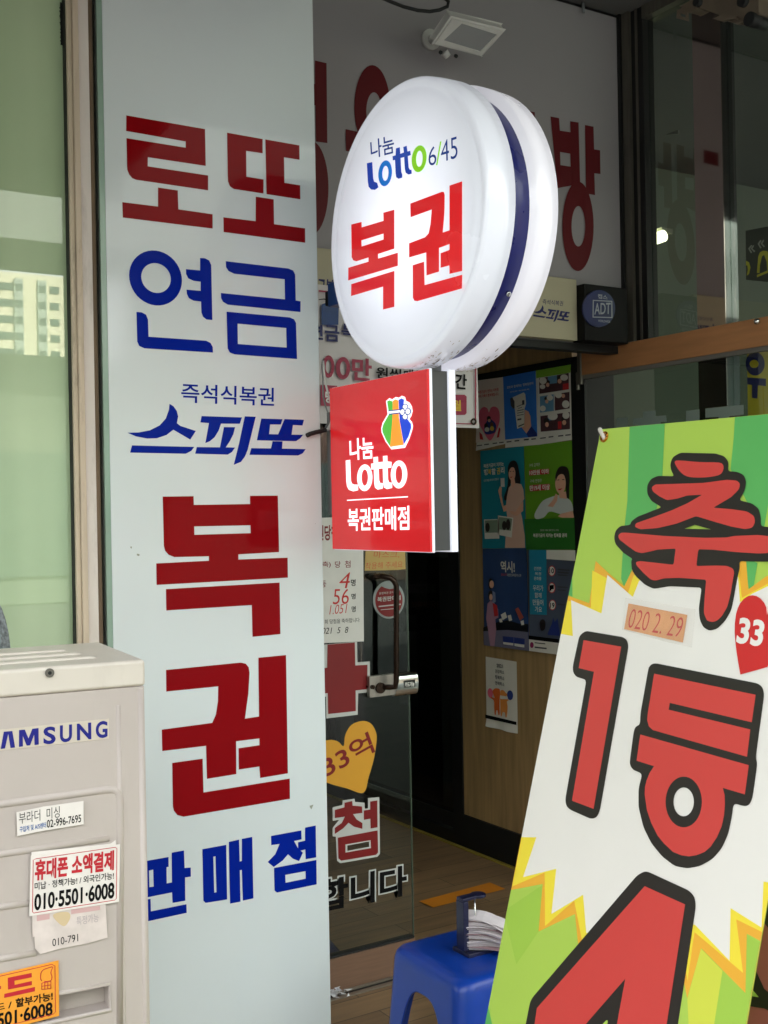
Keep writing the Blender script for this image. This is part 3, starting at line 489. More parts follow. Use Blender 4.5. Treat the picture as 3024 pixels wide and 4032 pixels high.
g.flat('WBN', [[(2.4111,2.0473),(2.4174,2.0476),(2.4121,1.8503),(2.3246,1.8503),(2.3247,1.8534),(2.4067,1.854)]], crim, .002)
g.flat('WBN', [[(1.8083,2.2107),(1.812,2.217),(1.8278,2.2223),(1.8489,2.225),(1.8669,2.2255),(1.872,2.2168),(1.8696,2.1551),(1.8347,2.1517),(1.8075,2.1512)]], M('icon_blue', (24, 62, 120), .5, noise=.25, scale=14), .0018); g.flat('WBN', [[(1.7988,2.2308),(1.8197,2.2348),(1.8364,2.2321),(1.8552,2.2246),(1.853,2.2226),(1.8342,2.2292),(1.8175,2.2315),(1.7991,2.2281)]], black_t, .0022)
g.build('print', wbo)
g = MB(); g.flat('WBN', [ell(2.4005,1.8601,.0126,.0003,-0.0003,-0.012), ell(2.4005,1.8601,.0059,.0002,-0.0001,-0.0057)], bronze, .002, .002); g.build('grommet', wbo)
# alarm box
A = thing('alarm_box', (3.02, 3.2, 2.13), 'black alarm box with round blue emblem right of the cream board', 'alarm box')
g = MB(); g.box(2.9135, 3.131, 3.18, 3.2498, 2.172, 2.382, M('alarm_black', (8, 8, 9), .5, spec=.2)); g.build('housing', A, bevel=.004)
g = MB(); g.flat('ADT', [ell(2.9786,2.2932,.0805,.0064,-0.0017,-0.0684)], M('emblem_blue', (16, 32, 84), .35, noise=.25, scale=9, coat=.15), .0012, .006); em = g.build('emblem', A)
lg = M('emblem_silver', (150, 155, 165), .4, noise=.05)
g = MB(); g.text('ADT', 'ADT', [[(2.9552,2.3109),(3.0361,2.3195),(2.953,2.2688)]], lg, .0082, .012); g.text('캡스', 'ADT', [[(2.9724,2.3469),(3.0203,2.3454),(2.972,2.3301)]], lg, .0082, .02); g.text('WORLDWIDE', 'ADT', [[(2.9713,2.2516),(3.0313,2.2523),(2.9711,2.2431)]], lg, .0082, .01)
g.flat('ADT', [[(2.9468,2.3224),(3.044,2.3267),(3.0436,2.2626),(2.9439,2.257)],[(2.9517,2.319),(3.0394,2.323),(3.0386,2.266),(2.949,2.2611)]], lg, .0082); g.build('lettering', em)
# flood light
FL = thing('flood_light', tuple(PLN['FLD'][0]), 'white square flood light tilted down on the fascia above the round light box', 'flood light')
body_w = M('lamp_housing', (205, 203, 200), .5, noise=.05); lens = M('frosted_lens', (150, 150, 152), .2, noise=.1, scale=3)
g = MB(); OUT = [[(-0.0992,.0394),(.1147,.0433),(.0875,-0.0647),(-0.1102,-0.061)]]; g.flat('FLD', OUT, body_w, -.03, .03); g.build('housing', FL, bevel=.004)
g = MB(); g.flat('FLD', [[(-0.0931,.0357),(.111,.0401),(.0835,-0.0609),(-0.1065,-0.0579)],[(-0.0523,.0295),(.096,.0234),(.0714,-0.0495),(-0.0834,-0.0431)]], body_w, .0005, .004); g.build('lens_frame', FL)
g = MB(); g.flat('FLD', [[(-0.0523,.0295),(.096,.0234),(.0714,-0.0495),(-0.0834,-0.0431)]], lens, .0008); g.build('lens', FL)
p = PLN['FLD'][0]; q = [(2.2417,3.0808,3.0711),(2.2572,3.1005,3.058),(2.2815,3.0925,3.0634),(2.2197,3.0929,3.0631),(2.1526,3.0413,3.0973)]; q = [Vector(a) for a in q]
g = MB(); g.cyl(p + Vector((0, .02, .02)), Vector((p.x, 3.25, p.z + .06)), .016, body_w); g.cyl(Vector((p.x, 3.236, p.z + .06)), Vector((p.x, 3.2499, p.z + .06)), .035, body_w); g.build('bracket', FL)
g = MB(); g.tube([q[0] + Vector((0, .02, 0)), q[1]], [.014, .011], body_w, 16); g.cyl(q[2], q[2] + Vector((0, -.006, -.004)), .006, blackrub); g.cyl(q[3], q[3] + Vector((0, -.006, -.004)), .006, blackrub); g.build('motion_sensor', FL)
g = MB(); g.tube([Vector(a) + Vector((0, -.03, 0)) for a in [(1.8244,2.9788,3.1387),(1.8915,2.9961,3.1273),(1.9459,3.0021,3.1233),(2.0003,3.0067,3.1202),(2.0526,3.0066,3.1203),(2.0947,3.0014,3.1237),(2.1254,2.9901,3.1312),(2.1457,2.9749,3.1413),(2.1393,2.9612,3.1504),(2.116,2.9541,3.1551),(2.0775,2.9534,3.1555),(2.0279,2.9464,3.1602)]], .0055, blackrub)
tag(g.build('lamp_cable'), 'thick black cable hanging in a loop left of the white flood light', 'cable')
# dark ceiling-corner trim line and bolt above the fascia
g = MB(); g.tube([(1.3, 3.246, 3.44), (3.2, 3.246, 3.44)], .004, blackrub, 6); g.cyl((2.98, 3.23, 3.4478), (2.98, 3.23, 3.41), .006, grey_m, 8); g.build('soffit_joint', B)
# ---------------------------------------------------------------- glass door leaf (closed) with its stickers
cg = glass('door_glass', (.90, .93, .91), 1.5, .02)
D = thing('glass_door', (1.7, 3.275, 0), 'closed glass door with dark bar handle, chrome lock and red vinyl letters', 'door')
g = MB(); g.box(1.27, 2.170, 3.27, 3.280, .113, 2.12, cg); dp = g.build('glass_pane', D)
g = MB(); g.box(2.1702, 2.1722, 3.2705, 3.2795, .113, 2.12, M('dark_glass_edge', (84, 100, 86), .2)); g.build('pane_edge', D)
g = MB(); g.box(1.27, 2.168, 3.258, 3.294, .004, .1126, M('bottom_rail_bronze', (128, 98, 80), .45, noise=.1, metal=.2, stretch=(1, 8, 20))); g.box(1.27, 2.168, 3.262, 3.290, .1128, .1200, blackrub); g.build('bottom_rail', D, bevel=.0015)
g = MB(); g.flat('DOR', [[(1.7648,1.5389),(1.9976,1.5414),(1.9923,1.1281),(1.7565,1.1371)]], paper, .0015); sh = g.build('results_sheet', D)
hand_r = M('red_marker', (200, 44, 40), .6); print_r = M('dull_red_print', (130, 34, 44), .6)
g = MB(); g.text('축)', 'DOR', [[(1.8393,1.3977),(1.8712,1.3978),(1.8389,1.3765)]], print_r, .0022, .01); g.text('당', 'DOR', [[(1.8869,1.3972),(1.908,1.3971),(1.8865,1.3755)]], print_r, .0022, .01); g.text('첨', 'DOR', [[(1.9238,1.3975),(1.9459,1.3976),(1.9234,1.3747)]], print_r, .0022, .01); g.text('등', 'DOR', [[(1.8299,1.3356),(1.8529,1.3359),(1.8295,1.3141)]], print_r, .0022, .01)
g.text('4', 'DOR', [[(1.903,1.3592),(1.9435,1.3585),(1.9012,1.3082)]], hand_r, .0022, -.004, .2); g.text('56', 'DOR', [[(1.8776,1.3068),(1.9378,1.3051),(1.8758,1.257)]], hand_r, .0022, -.004, .1); g.text('1.051', 'DOR', [[(1.8634,1.2551),(1.9311,1.2565),(1.8621,1.2248)]], hand_r, .0022, -.006, .2)
for q in ([[(1.9461,1.3355),(1.964,1.335),(1.9456,1.3132)]], [[(1.947,1.2883),(1.963,1.2881),(1.947,1.2699)]], [[(1.9469,1.247),(1.9625,1.2468),(1.9468,1.2274)]]): g.text('명', 'DOR', q, black_t, .0022, .02)
g.text('회 당첨을 축하합니다', 'DOR', [[(1.8443,1.2098),(1.9763,1.2079),(1.8447,1.1949)]], black_t, .0022, 0); g.text('2021  5  8', 'DOR', [[(1.8194,1.1838),(1.9333,1.1805),(1.819,1.1639)]], black_t, .0022, 0, .2)
g.text('복권당첨', 'DOR', [[(1.7967,1.5159),(1.8983,1.5154),(1.7956,1.4657)]], red_v, .0022, .03); g.build('lettering', sh)
wv = M('white_vinyl', (200, 202, 200), .5, noise=.03)

g = MB(); g.flat('DOR', [[(1.7854,1.1308),(1.846,1.1287),(1.9658,1.1285),(1.9663,1.0612),(2.0141,1.0598),(2.0131,.9591),(1.9957,.9582),(1.9668,.9584),(1.9634,.8886),(1.8447,.8892),(1.845,.9601),(1.7819,.9617)]], wv, .0012); g.flat('DOR', [[(1.8534,1.1278),(1.9569,1.1275),(1.9573,1.0514),(2.0042,1.0497),(2.0017,.9691),(1.9567,.9692),(1.956,.9015),(1.8513,.903),(1.8512,.9708),(1.7894,.9705),(1.7911,1.0535),(1.8507,1.0532)]], red_v, .002)
g.flat('DOR', [[(1.8621,.5986),(1.899,.601),(1.9002,.6156),(1.9455,.6145),(1.9467,.6039),(1.9838,.5955),(1.9843,.5752),(1.9967,.5753),(1.9974,.6085),(2.0414,.6061),(2.0403,.417),(2.029,.4088),(1.8877,.4127),(1.875,.4233),(1.872,.5019),(1.8601,.5047),(1.8607,.5324),(1.886,.5543),(1.8612,.555)],[(1.9143,.4657),(1.9977,.4649),(1.9982,.4478),(1.9148,.4483)]], wv, .0012)
g.flat('DOR', [[(1.8697,.5895),(1.9062,.5923),(1.9066,.6071),(1.9364,.6086),(1.9371,.5933),(1.9731,.585),(1.9741,.5634),(1.9383,.5649),(1.9511,.546),(1.9734,.5304),(1.973,.5111),(1.9412,.5234),(1.9205,.5396),(1.8993,.5242),(1.8681,.5113),(1.8685,.5311),(1.895,.5429),(1.907,.5618),(1.8691,.5629)]], red_v, .002)
g.flat('DOR', [[(2.0052,.5964),(2.033,.5963),(2.0321,.5068),(2.0048,.5072),(2.0045,.5397),(1.9793,.5396),(1.9799,.5706),(2.0047,.5701)]], red_v, .002); g.flat('DOR', [[(1.8793,.4975),(2.0319,.4967),(2.0327,.4232),(2.0244,.4165),(1.8901,.4206),(1.8797,.4305)],[(1.9074,.4708),(2.0039,.4687),(2.0048,.4422),(1.9069,.4441)]], red_v, .002)
g.text('합니다', 'DOR', [[(1.7984,.3769),(2.1514,.3675),(1.796,.2624)]], wv, .0012, .075); g.text('합니다', 'DOR', [[(1.8037,.3712),(2.1453,.3632),(1.8015,.2668)]], black_t, .0026, .03)
g.build('vinyl_letters', dp)
hp = [[(1.9798,.6293),(1.9159,.6526),(1.8473,.6794),(1.807,.7068),(1.79,.7564),(1.8091,.8091),(1.8548,.8186),(1.8867,.8096),(1.9072,.7923),(1.9149,.8282),(1.9389,.8576),(1.9815,.8661),(2.0145,.8531),(2.0331,.8224),(2.0348,.7937),(2.0225,.7342),(2.0022,.68)]]
g = MB(); g.flat('DOR', [sm(hp[0][:1] * 1 + hp[0][1:])], M('amber_vinyl', (222, 160, 44), .5, noise=.03), .0014); hs_ = g.build('heart_sticker', dp)
g = MB(); g.text('33억', 'DOR', [[(1.8136,.7643),(2.0007,.8295),(1.8412,.6934)]], red_v, .0022, .015); hs_['label'] = 'amber heart sticker low on the door'
g.build('heart_numbers', dp)
g = MB(); g.flat('DOR', [[(2.0069,1.4489),(2.1624,1.4463),(2.1625,1.3599),(2.1484,1.3598),(2.1303,1.3586),(2.0785,1.3594),(2.0004,1.3616)]], M('yellow_note', (196, 166, 104), .8, noise=.05), .0014); nb = g.build('mask_note', D)
g = MB(); g.text('마스크,', 'DOR', [[(2.0367,1.4248),(2.1377,1.4221),(2.0362,1.4016)]], hand_r, .002, -.012, .1); g.text('착용해 주세요', 'DOR', [[(2.0032,1.3876),(2.1502,1.388),(2.0035,1.3658)]], hand_r, .002, -.012, .1); g.build('lettering', nb)
g = MB(); g.flat('DOR', [ell(2.0934,1.2602,.0631,-0.0035,-0.0014,-0.0634)], M('sticker_grey', (150, 158, 158), .5), .0014); g.flat('DOR', [ell(2.0934,1.2585,.0543,-0.003,-0.0012,-0.0554)], red_v, .0020); g.flat('DOR', [[(2.0558,1.3111),(2.0737,1.3203),(2.0975,1.3218),(2.1174,1.3175),(2.1331,1.304),(2.1169,1.2974),(2.097,1.2958),(2.0773,1.3008)]], M('sticker_grey', (150, 158, 158)), .0026); rs = g.build('round_sticker', D)
g = MB(); g.text('복권판매점', 'DOR', [[(2.0471,1.2717),(2.1397,1.2734),(2.0468,1.2552)]], wv, .003, .02); g.text('동행복권 공식 인증', 'DOR', [[(2.0541,1.2873),(2.1348,1.2892),(2.0539,1.2793)]], wv, .003, 0); g.stroke('DOR', [[(2.0515,1.2399),(2.076,1.2408),(2.1398,1.2425)]][0], .004, wv, .003); g.stroke('DOR', [[(2.0591,1.2285),(2.0955,1.229),(2.1295,1.2297)]][0], .002, wv, .003); g.build('lettering', rs)
# handle: outside pull with a bend towards the glass, and its twin inside
def hx(x, y, d=0): return Vector((x, 3.27 - d, y))
hu = [[(2.0389,1.3435),(2.0701,1.3338),(2.0822,1.3099),(2.0755,.997),(2.0624,.9749),(2.0387,.9722)]][0]
g = MB(); g.tube([hx(hu[0][0] - .02, hu[0][1] - .005, .002), hx(hu[0][0], hu[0][1], .045), hx(hu[1][0] - .008, hu[1][1] + .004, .062), hx(hu[1][0] + .004, hu[1][1] - .008, .066), hx(hu[2][0], hu[2][1], .066), hx(hu[3][0], hu[3][1], .066), hx(hu[3][0] - .002, hu[3][1] - .02, .062), hx(hu[4][0], hu[4][1], .045), hx(hu[5][0], hu[5][1], .0)], .0095, bronze, 14)
g.cyl(hx(hu[5][0], hu[5][1], .0), hx(hu[5][0], hu[5][1], .03), .018, bronze); g.cyl(hx(hu[5][0] - .035, hu[5][1] + .006, .0), hx(hu[5][0] - .03, hu[5][1] + .006, .03), .007, bronze)
iu = [[(2.0546,1.3444),(2.0232,1.3392),(2.015,1.3197),(2.0145,1.0224)]][0]
g.tube([hx(iu[0][0], iu[0][1], -.012), hx(iu[1][0], iu[1][1], -.05), hx(iu[2][0], iu[2][1], -.06), hx(iu[3][0], iu[3][1], -.06), hx(iu[3][0] + .02, iu[3][1] - .04, -.012)], .0095, bronze, 14); g.build('handle', D)
lk = [[(1.9988,1.0133),(2.1854,1.0146),(2.1837,.937),(1.9992,.9427)]][0]
g = MB(); g.pbox('DOR', lk[0][0], lk[0][0] + .105, lk[3][1], lk[0][1], .003, .022, M('brushed_steel', (172, 166, 160), .35, metal=.8, noise=.08, stretch=(30, 1, 1))); lkb = g.build('lock_plate', D, bevel=.002)
g = MB(); xc0, xc1 = lk[0][0] + .098, lk[1][0]; zc = (lk[1][1] + lk[2][1]) / 2; hh = (lk[1][1] - lk[2][1]) / 2; n = 20
V = []; F = []
for i in range(n + 1):
    t = -math.pi / 2 + math.pi * i / n
    for x in (xc0, xc1): V.append((x, 3.27 - .003 - .030 * max(0, math.cos(t)) ** .5, zc + hh * math.sin(t)))
for i in range(n): F.append((2 * i, 2 * i + 1, 2 * i + 3, 2 * i + 2))
F += [tuple(range(0, 2 * n + 2, 2)), tuple(range(1, 2 * n + 2, 2))[::-1]]
g.idx(V, F, chrome); lc = g.build('lock_case', D)
g = MB(); g.text('카드가능', 'DOR', [[(2.1301,.9836),(2.1684,.9823),(2.1298,.9678)]], paper, .0345, .03); g.pbox('DOR', *(lambda q: (q[0][0], q[1][0], q[2][1], q[0][1]))([[(2.1262,.9889),(2.1714,.9875),(2.1257,.9655)]][0]), .030, .0338, blackrub); g.build('lock_sticker', D)
# ---------------------------------------------------------------- open door leaf with its wood-grain rail
OD = thing('open_door', (3.16, 3.0, 0), 'glass door leaf folded open to the street with a wood-grain top rail', 'door')
g = MB(); g.box(3.145, 3.175, 2.50, 3.47, 2.086, 2.182, wood_b); g.build('top_rail', OD, bevel=.002)
g = MB(); g.box(3.150, 3.170, 2.50, 3.468, 2.070, 2.0858, M('rail_gasket', (110, 106, 100), .5)); g.build('rail_gasket', OD)
g = MB(); g.box(3.156, 3.166, 2.505, 3.455, .1302, 2.0698, glass('leaf_glass', (.84, .88, .86), 1.5, .04)); lfp = g.build('glass_pane', OD)
g = MB(); g.box(3.145, 3.175, 2.50, 3.47, .012, .13, wood_b); g.build('bottom_rail', OD, bevel=.002)
g = MB(); gv = M('frosted_letter_vinyl', (126, 140, 134), .6)
for L in [[(-3.2763,1.9013),(-3.2144,1.8995),(-3.2171,1.7949),(-3.2791,1.794)],[(-3.1895,1.8922),(-3.1356,1.8924),(-3.1351,1.9137),(-3.071,1.9136),(-3.0715,1.8925),(-3.0183,1.8908),(-3.0166,1.8677),(-3.0471,1.8687),(-3.0492,1.7848),(-3.1643,1.7828),(-3.1621,1.8667),(-3.1901,1.8688)],[(-2.9223,1.8988),(-2.8595,1.8998),(-2.8601,1.7862),(-2.9252,1.7817)],[(-2.8322,1.8996),(-2.6627,1.8983),(-2.663,1.8648),(-2.7259,1.8646),(-2.7277,1.7902),(-2.7749,1.7891),(-2.7731,1.8651),(-2.833,1.8674)]]: g.flat('LEF', [L], gv, .0048)
g.build('vinyl_letters', lfp)
bp_ = Vector([(3.16,2.5819,2.1677)][0]); g = MB(); g.cyl(bp_ + Vector((0, 0, 0)), bp_ + Vector((-.035, 0, 0)), .005, chrome); g.tube([bp_ + Vector((-.028 - .011 * math.cos(t), 0, 0)) for t in [math.pi * i / 8 for i in range(9)][::-1]], [max(.0006, .011 * math.sin(math.pi * i / 8)) for i in range(9)], chrome, 14); g.build('stop_knob', OD)
g = MB(); g.box(3.139, 3.181, 3.456, 3.478, 2.05, 2.19, M('hinge_steel', (120, 116, 106), .35, metal=.6)); g.cyl((3.15, 3.484, 2.03), (3.15, 3.484, 2.10), .009, M('hinge_steel', (120, 116, 106))); g.build('pivot_hinge', OD, bevel=.002)
# things behind the side glass
g = MB(); g.flat('SGL', [[(-2.6991,2.0891),(-2.5782,2.0917),(-2.5804,1.7818),(-2.7009,1.7896)]], M('yellow_poster', (196, 176, 44), .6, noise=.04), -.002); yp = g.build('yellow_poster')
tag(yp, 'yellow poster with a navy Korean syllable behind the side glass at right', 'poster')
g = MB(); g.flat('SGL', [ell(-2.6646,2.0415,.0403,-0.0048,-0.0009,-0.0406), ell(-2.6686,2.0412,.0192,-0.0023,-0.0003,-0.0142)], navy_t, -.001); g.flat('SGL', [[(-2.7001,1.9989),(-2.6199,1.9853),(-2.6205,1.96),(-2.6542,1.9663),(-2.6573,1.921),(-2.6804,1.9252),(-2.6794,1.9697),(-2.6997,1.9743)]], navy_t, -.0008); g.build('lettering', yp)
g = MB(); g.flat('SGL', [[(-2.6956,2.5059),(-2.5509,2.497),(-2.5553,2.2993),(-2.6977,2.3362)]], M('dark_green_board', (52, 58, 50), .5), -.002); cs = g.build('chevron_board')
tag(cs, 'dark green board with grey chevrons and yellow lettering above the wood-grain rail', 'sign board')
g = MB()
for L in [[(-2.6852,2.4418),(-2.6717,2.452),(-2.6672,2.4482),(-2.6774,2.4393),(-2.6677,2.4253),(-2.6735,2.423)],[(-2.6738,2.4395),(-2.6636,2.4497),(-2.6594,2.446),(-2.6667,2.4372),(-2.6545,2.427),(-2.6599,2.4238)],[(-2.6445,2.4498),(-2.6326,2.461),(-2.6275,2.4565),(-2.6375,2.4478),(-2.628,2.433),(-2.6333,2.4313)],[(-2.6319,2.448),(-2.6204,2.4598),(-2.6164,2.4553),(-2.6242,2.4464),(-2.614,2.435),(-2.619,2.4326)]]: g.flat('SGL', [L], M('chevron_grey', (128, 134, 122), .6), -.001)
yg = M('dull_yellow_print', (150, 150, 50), .6)
g.flat('SGL', [[(-2.6499,2.351),(-2.6427,2.4061),(-2.6354,2.4189),(-2.6213,2.4217),(-2.604,2.4168),(-2.5911,2.379),(-2.5885,2.3418),(-2.6057,2.345),(-2.6083,2.3823),(-2.6182,2.4069),(-2.627,2.403),(-2.6363,2.3763),(-2.6387,2.3489)]], yg, -.001); g.flat('SGL', [[(-2.6501,2.3441),(-2.5951,2.3529),(-2.5919,2.3453),(-2.6496,2.3361)]], yg, -.001); g.flat('SGL', [[(-2.6954,2.4021),(-2.682,2.3937),(-2.6767,2.3754),(-2.6829,2.3536),(-2.6938,2.3499),(-2.6879,2.3689),(-2.6894,2.3836),(-2.6958,2.3863)]], yg, -.001); g.build('lettering', cs)
# fluorescent lamp, cable panel inside the next shop
tub = M('fluorescent_tube', (250, 246, 200), .5, noise=0, emit=.5)
FLU = thing('ceiling_lamp', (4.4, 3.6, 2.6), 'lit twin-tube fluorescent lamp seen through the side glass', 'ceiling lamp')
t1 = [Vector(p) for p in [(4.4,4.3848,2.9338),(4.4,4.2048,2.9428)]]; t2 = [Vector(p) for p in [(4.4,4.3829,3.0077),(4.4,4.2815,3.015)]]; t3 = [Vector(p) for p in [(4.4,4.3838,2.9729),(4.4,4.309,2.9735)]]
for a_, b_, r_ in ((t1[0], t1[1], .030), (t2[0], t2[1], .030), (t3[0], t3[1], .018)):
    g = MB(); g.cyl(a_, b_, r_, tub); g.build('tube', FLU)
g = MB(); g.box(4.44, 4.52, min(t1[1].y, t2[1].y) + .05, t1[0].y, t1[1].z + .034, t1[1].z + .06, M('lamp_fixture', (150, 150, 140), .5)); g.build('fixture', FLU)
g = MB(); vp = M('vent_plate', (120, 118, 110), .6, noise=.05); g.flat('SIN', [[(-4.3547,3.7451),(-4.2815,3.7869),(-4.0836,3.7217),(-4.0866,3.4277),(-4.316,3.4836)]], vp, 0, .01); vo = g.build('perforated_board')
tag(vo, 'grey board with six square holes behind the side glass', 'board')
g = MB()
for L in [[(-4.2093,3.7076),(-4.1816,3.6987),(-4.182,3.6821),(-4.2097,3.6909)],[(-4.1388,3.6862),(-4.1118,3.6775),(-4.1122,3.6611),(-4.1393,3.6697)],[(-4.2114,3.6204),(-4.1838,3.6119),(-4.1842,3.594),(-4.2119,3.6025)],[(-4.1409,3.6012),(-4.1138,3.5928),(-4.1143,3.5751),(-4.1414,3.5834)],[(-4.2137,3.5307),(-4.186,3.5225),(-4.1865,3.5046),(-4.2141,3.5127)],[(-4.1432,3.5111),(-4.1161,3.503),(-4.1165,3.4853),(-4.1436,3.4933)]]: g.flat('SIN', [L], black_t, .012)
g.build('holes', vo)
# awning mechanism under the soffit, top right
MC = thing('awning_bracket', (2.75, 2.3, 3.0), 'beige steel awning bracket with bolts under the soffit at the top right corner', 'bracket')
mb_ = M('beige_steel', (104, 92, 78), .5, noise=.12, metal=.2)
g = MB(); g.flat('MEC', [[(-2.5575,3.1513),(-2.1967,3.0197),(-2.198,2.9622),(-2.2307,2.9404),(-2.2493,2.9453),(-2.308,2.9781),(-2.3028,2.9916),(-2.3196,2.9959),(-2.4227,3.0597),(-2.4587,3.0593),(-2.4946,3.0928),(-2.4372,3.093),(-2.4628,3.1068)]], mb_, 0, .05); g.build('arm_plate', MC, bevel=.003)
g = MB(); g.flat('MEC', [[(-2.5014,3.0843),(-2.4587,3.0583),(-2.4581,3.0322),(-2.5047,3.0583)],[(-2.4899,3.0685),(-2.4679,3.0548),(-2.4681,3.0468),(-2.4888,3.0595)]], mb_, .052, .004); g.flat('MEC', [[(-2.5014,3.0843),(-2.4587,3.0583),(-2.438,3.0615),(-2.4737,3.0849)]], mb_, .045, .006); g.flat('MEC', [[(-2.275,2.9565),(-2.2397,2.9559),(-2.234,2.9482),(-2.2621,2.9477)]], mb_, .055, .01); g.flat('MEC', [[(-2.3514,2.997),(-2.3269,2.9986),(-2.3028,2.9935),(-2.2675,2.9728),(-2.2583,2.9599),(-2.2912,2.9749),(-2.3201,2.9778)]], mb_, .055, .012); g.build('clevis', MC)
bo = [Vector(p) for p in [(2.75,2.4172,3.0735),(2.75,2.2213,2.9492),(2.75,2.2478,3.011)]]
for i, b_ in enumerate(bo): g = MB(); g.cyl(b_ + Vector((.0, 0, 0)), b_ + Vector((-.066, 0, 0)), (.013, .02, .016)[i], blackrub); g.build('bolt', MC)
# board of shop names deep inside, seen through the dark screen
g = MB(); g.box(3.42, 4.3, 5.30, 5.33, .9, 1.85, M('directory_black', (26, 26, 28), .5)); dr = g.build('directory_board'); tag(dr, 'dark board with three rows of shop names deep behind the dark glass screen', 'sign board')
g = MB(); dim = M('dull_brown_print', (150, 84, 56), .6); g.flat('INS', [[(3.5251,1.1601),(3.7029,1.1535),(3.7032,1.1035),(3.524,1.109)]], M('grey_plate', (110, 112, 106), .6), .002); g.text('치과', 'INS', [[(3.5683,1.1486),(3.6398,1.147),(3.5676,1.1182)]], black_t, .003, .02); g.text('기운약국1층', 'INS', [[(3.5366,1.061),(3.7692,1.0575),(3.5357,1.0181)]], dim, .002, .02); g.text('으뜸+안경', 'INS', [[(3.6031,.9523),(3.8073,.9526),(3.6024,.9218)]], M('dull_grey_print', (130, 120, 118), .6), .002, .01); g.build('lettering', dr)
# counter and clutter behind the door glass
g = MB(); g.box(1.25, 2.5, 5.2, 5.7, .003, .95, M('counter_blue', (44, 66, 84), .5, noise=.15)); g.box(1.22, 2.55, 5.15, 5.75, .9502, .985, M('counter_top', (120, 112, 100), .5)); co = g.build('service_counter', bevel=.004); tag(co, 'dark blue-grey service counter inside the lottery shop', 'counter')
g = MB(); g.box(2.30, 2.62, 5.2, 5.5, 1.30, 1.40, white_p); g.box(2.34, 2.58, 5.22, 5.48, .9852, 1.298, grey_m); mo = g.build('ticket_terminal', bevel=.02, seg=3); tag(mo, 'pale grey ticket terminal on the counter behind the door glass', 'machine')
# ---------------------------------------------------------------- small things on the floor
g = MB(); g.flat('FLR', [[(2.563,3.8207),(2.9345,3.8422),(2.9352,3.7393),(2.5677,3.7281)]], M('orange_tape', (216, 132, 30), .6, noise=.08), .0025); tag(g.build('floor_tape'), 'strip of orange tape on the wood-look floor inside the entrance', 'tape')
g = MB(); g.box(3.128, 3.147, 3.50, 5.6, .003, .009, M('yellow_strip', (150, 130, 50), .6, noise=.2)); tag(g.build('edge_strip'), 'thin yellow strip along the foot of the wood-panelled wall', 'strip')
g = MB(); g.box(1.3, 3.1, 3.205, 3.222, .003, .007, M('track_steel', (150, 140, 128), .35, metal=.6)); g.box(1.3, 3.1, 3.225, 3.238, .003, .005, blackrub); g.box(1.3, 3.1, 3.241, 3.252, .003, .009, M('track_steel', (150, 140, 128))); tag(g.build('floor_track'), 'brown metal floor track in front of the glass door', 'floor track')
g = MB(); tp = Vector([(1.8337,3.2173,.004)][0]); tm = M('tissue', (225, 225, 230), .9)
for k in range(30):
    c0 = tp + Vector((random.uniform(-.035, .035), random.uniform(-.025, .025), random.uniform(.004, .022))); 
    g.face([c0 + Vector((random.uniform(-.016, .016), random.uniform(-.016, .016), random.uniform(-.003, .012))) for _ in range(3)], tm)
tag(g.build('crumpled_tissue'), 'crumpled white tissue at the foot of the white pillar by the door', 'tissue')
BR = thing('broom', (1.72, 3.55, .006), 'broom with a silver stick and red and blue grips leaning behind the door glass', 'broom')
g = MB(); g.tube([(1.95, 3.52, .03), (1.83, 3.58, .42), (1.70, 3.62, .95)], .009, chrome); g.build('stick', BR)
g = MB(); g.tube([(1.905, 3.50, .17), (1.865, 3.53, .30), (1.825, 3.55, .40)], [.012, .02, .014], M('red_plastic', (120, 30, 34), .4)); g.build('grip', BR)
g = MB(); g.tube([(1.99, 3.49, .008), (1.94, 3.50, .08), (1.90, 3.505, .18)], [.03, .025, .014], M('navy_plastic', (24, 34, 70), .4)); g.build('brush_socket', BR)
# ---------------------------------------------------------------- posters on the wood wall
def sheet(name, loops, mat, label, lift=.002, curl=.004):
    """paper sheet bent slightly off the wall, from its four corners"""
    q = loops[0]; a, b, c, d = q[:4]; g = MB(); N = 10; V = []; F = []
    for i in range(N + 1):
        for j in range(N + 1):
            s, t = i / N, j / N
            u = (1 - t) * ((1 - s) * a[0] + s * b[0]) + t * ((1 - s) * d[0] + s * c[0]); v = (1 - t) * ((1 - s) * a[1] + s * b[1]) + t * ((1 - s) * d[1] + s * c[1])
            V.append(W3('PST', u, v, lift + curl * (max(0, t - .86) / .14) ** 2 * math.sin(s * 5 + 1) ** 2))
    for i in range(N):
        for j in range(N): F.append((i * (N + 1) + j, i * (N + 1) + j + 1, (i + 1) * (N + 1) + j + 1, (i + 1) * (N + 1) + j))
    g.idx(V, F, mat, True); o = g.build(name); return tag(o, label, 'poster', 'posters on the wood-panelled wall')
def pm(n, c, e=0): return M(n, tuple(min(236, x * 1.18) for x in c), .45, noise=.03, scale=12)
skin = pm('print_skin', (196, 150, 126)); hair = pm('print_hair', (34, 26, 26)); ppr = M('poster_paper', (232, 228, 220), .4, noise=.04)
ink = pm('print_ink', (60, 60, 64))
p1 = sheet('poster', [[(-4.1419,2.1392),(-3.9626,2.1341),(-3.9596,1.843),(-4.1705,1.8243)]], ppr, 'pale pink poster with a pink heart around a hugging family')
g = MB(); pk = pm('print_pink', (210, 92, 116)); g.flat('PST', [[(-4.1419,2.1392),(-3.9626,2.1341),(-3.9578,1.8605),(-4.1667,1.8605)]], pm('print_pale_pink', (214, 186, 180)), .0065)
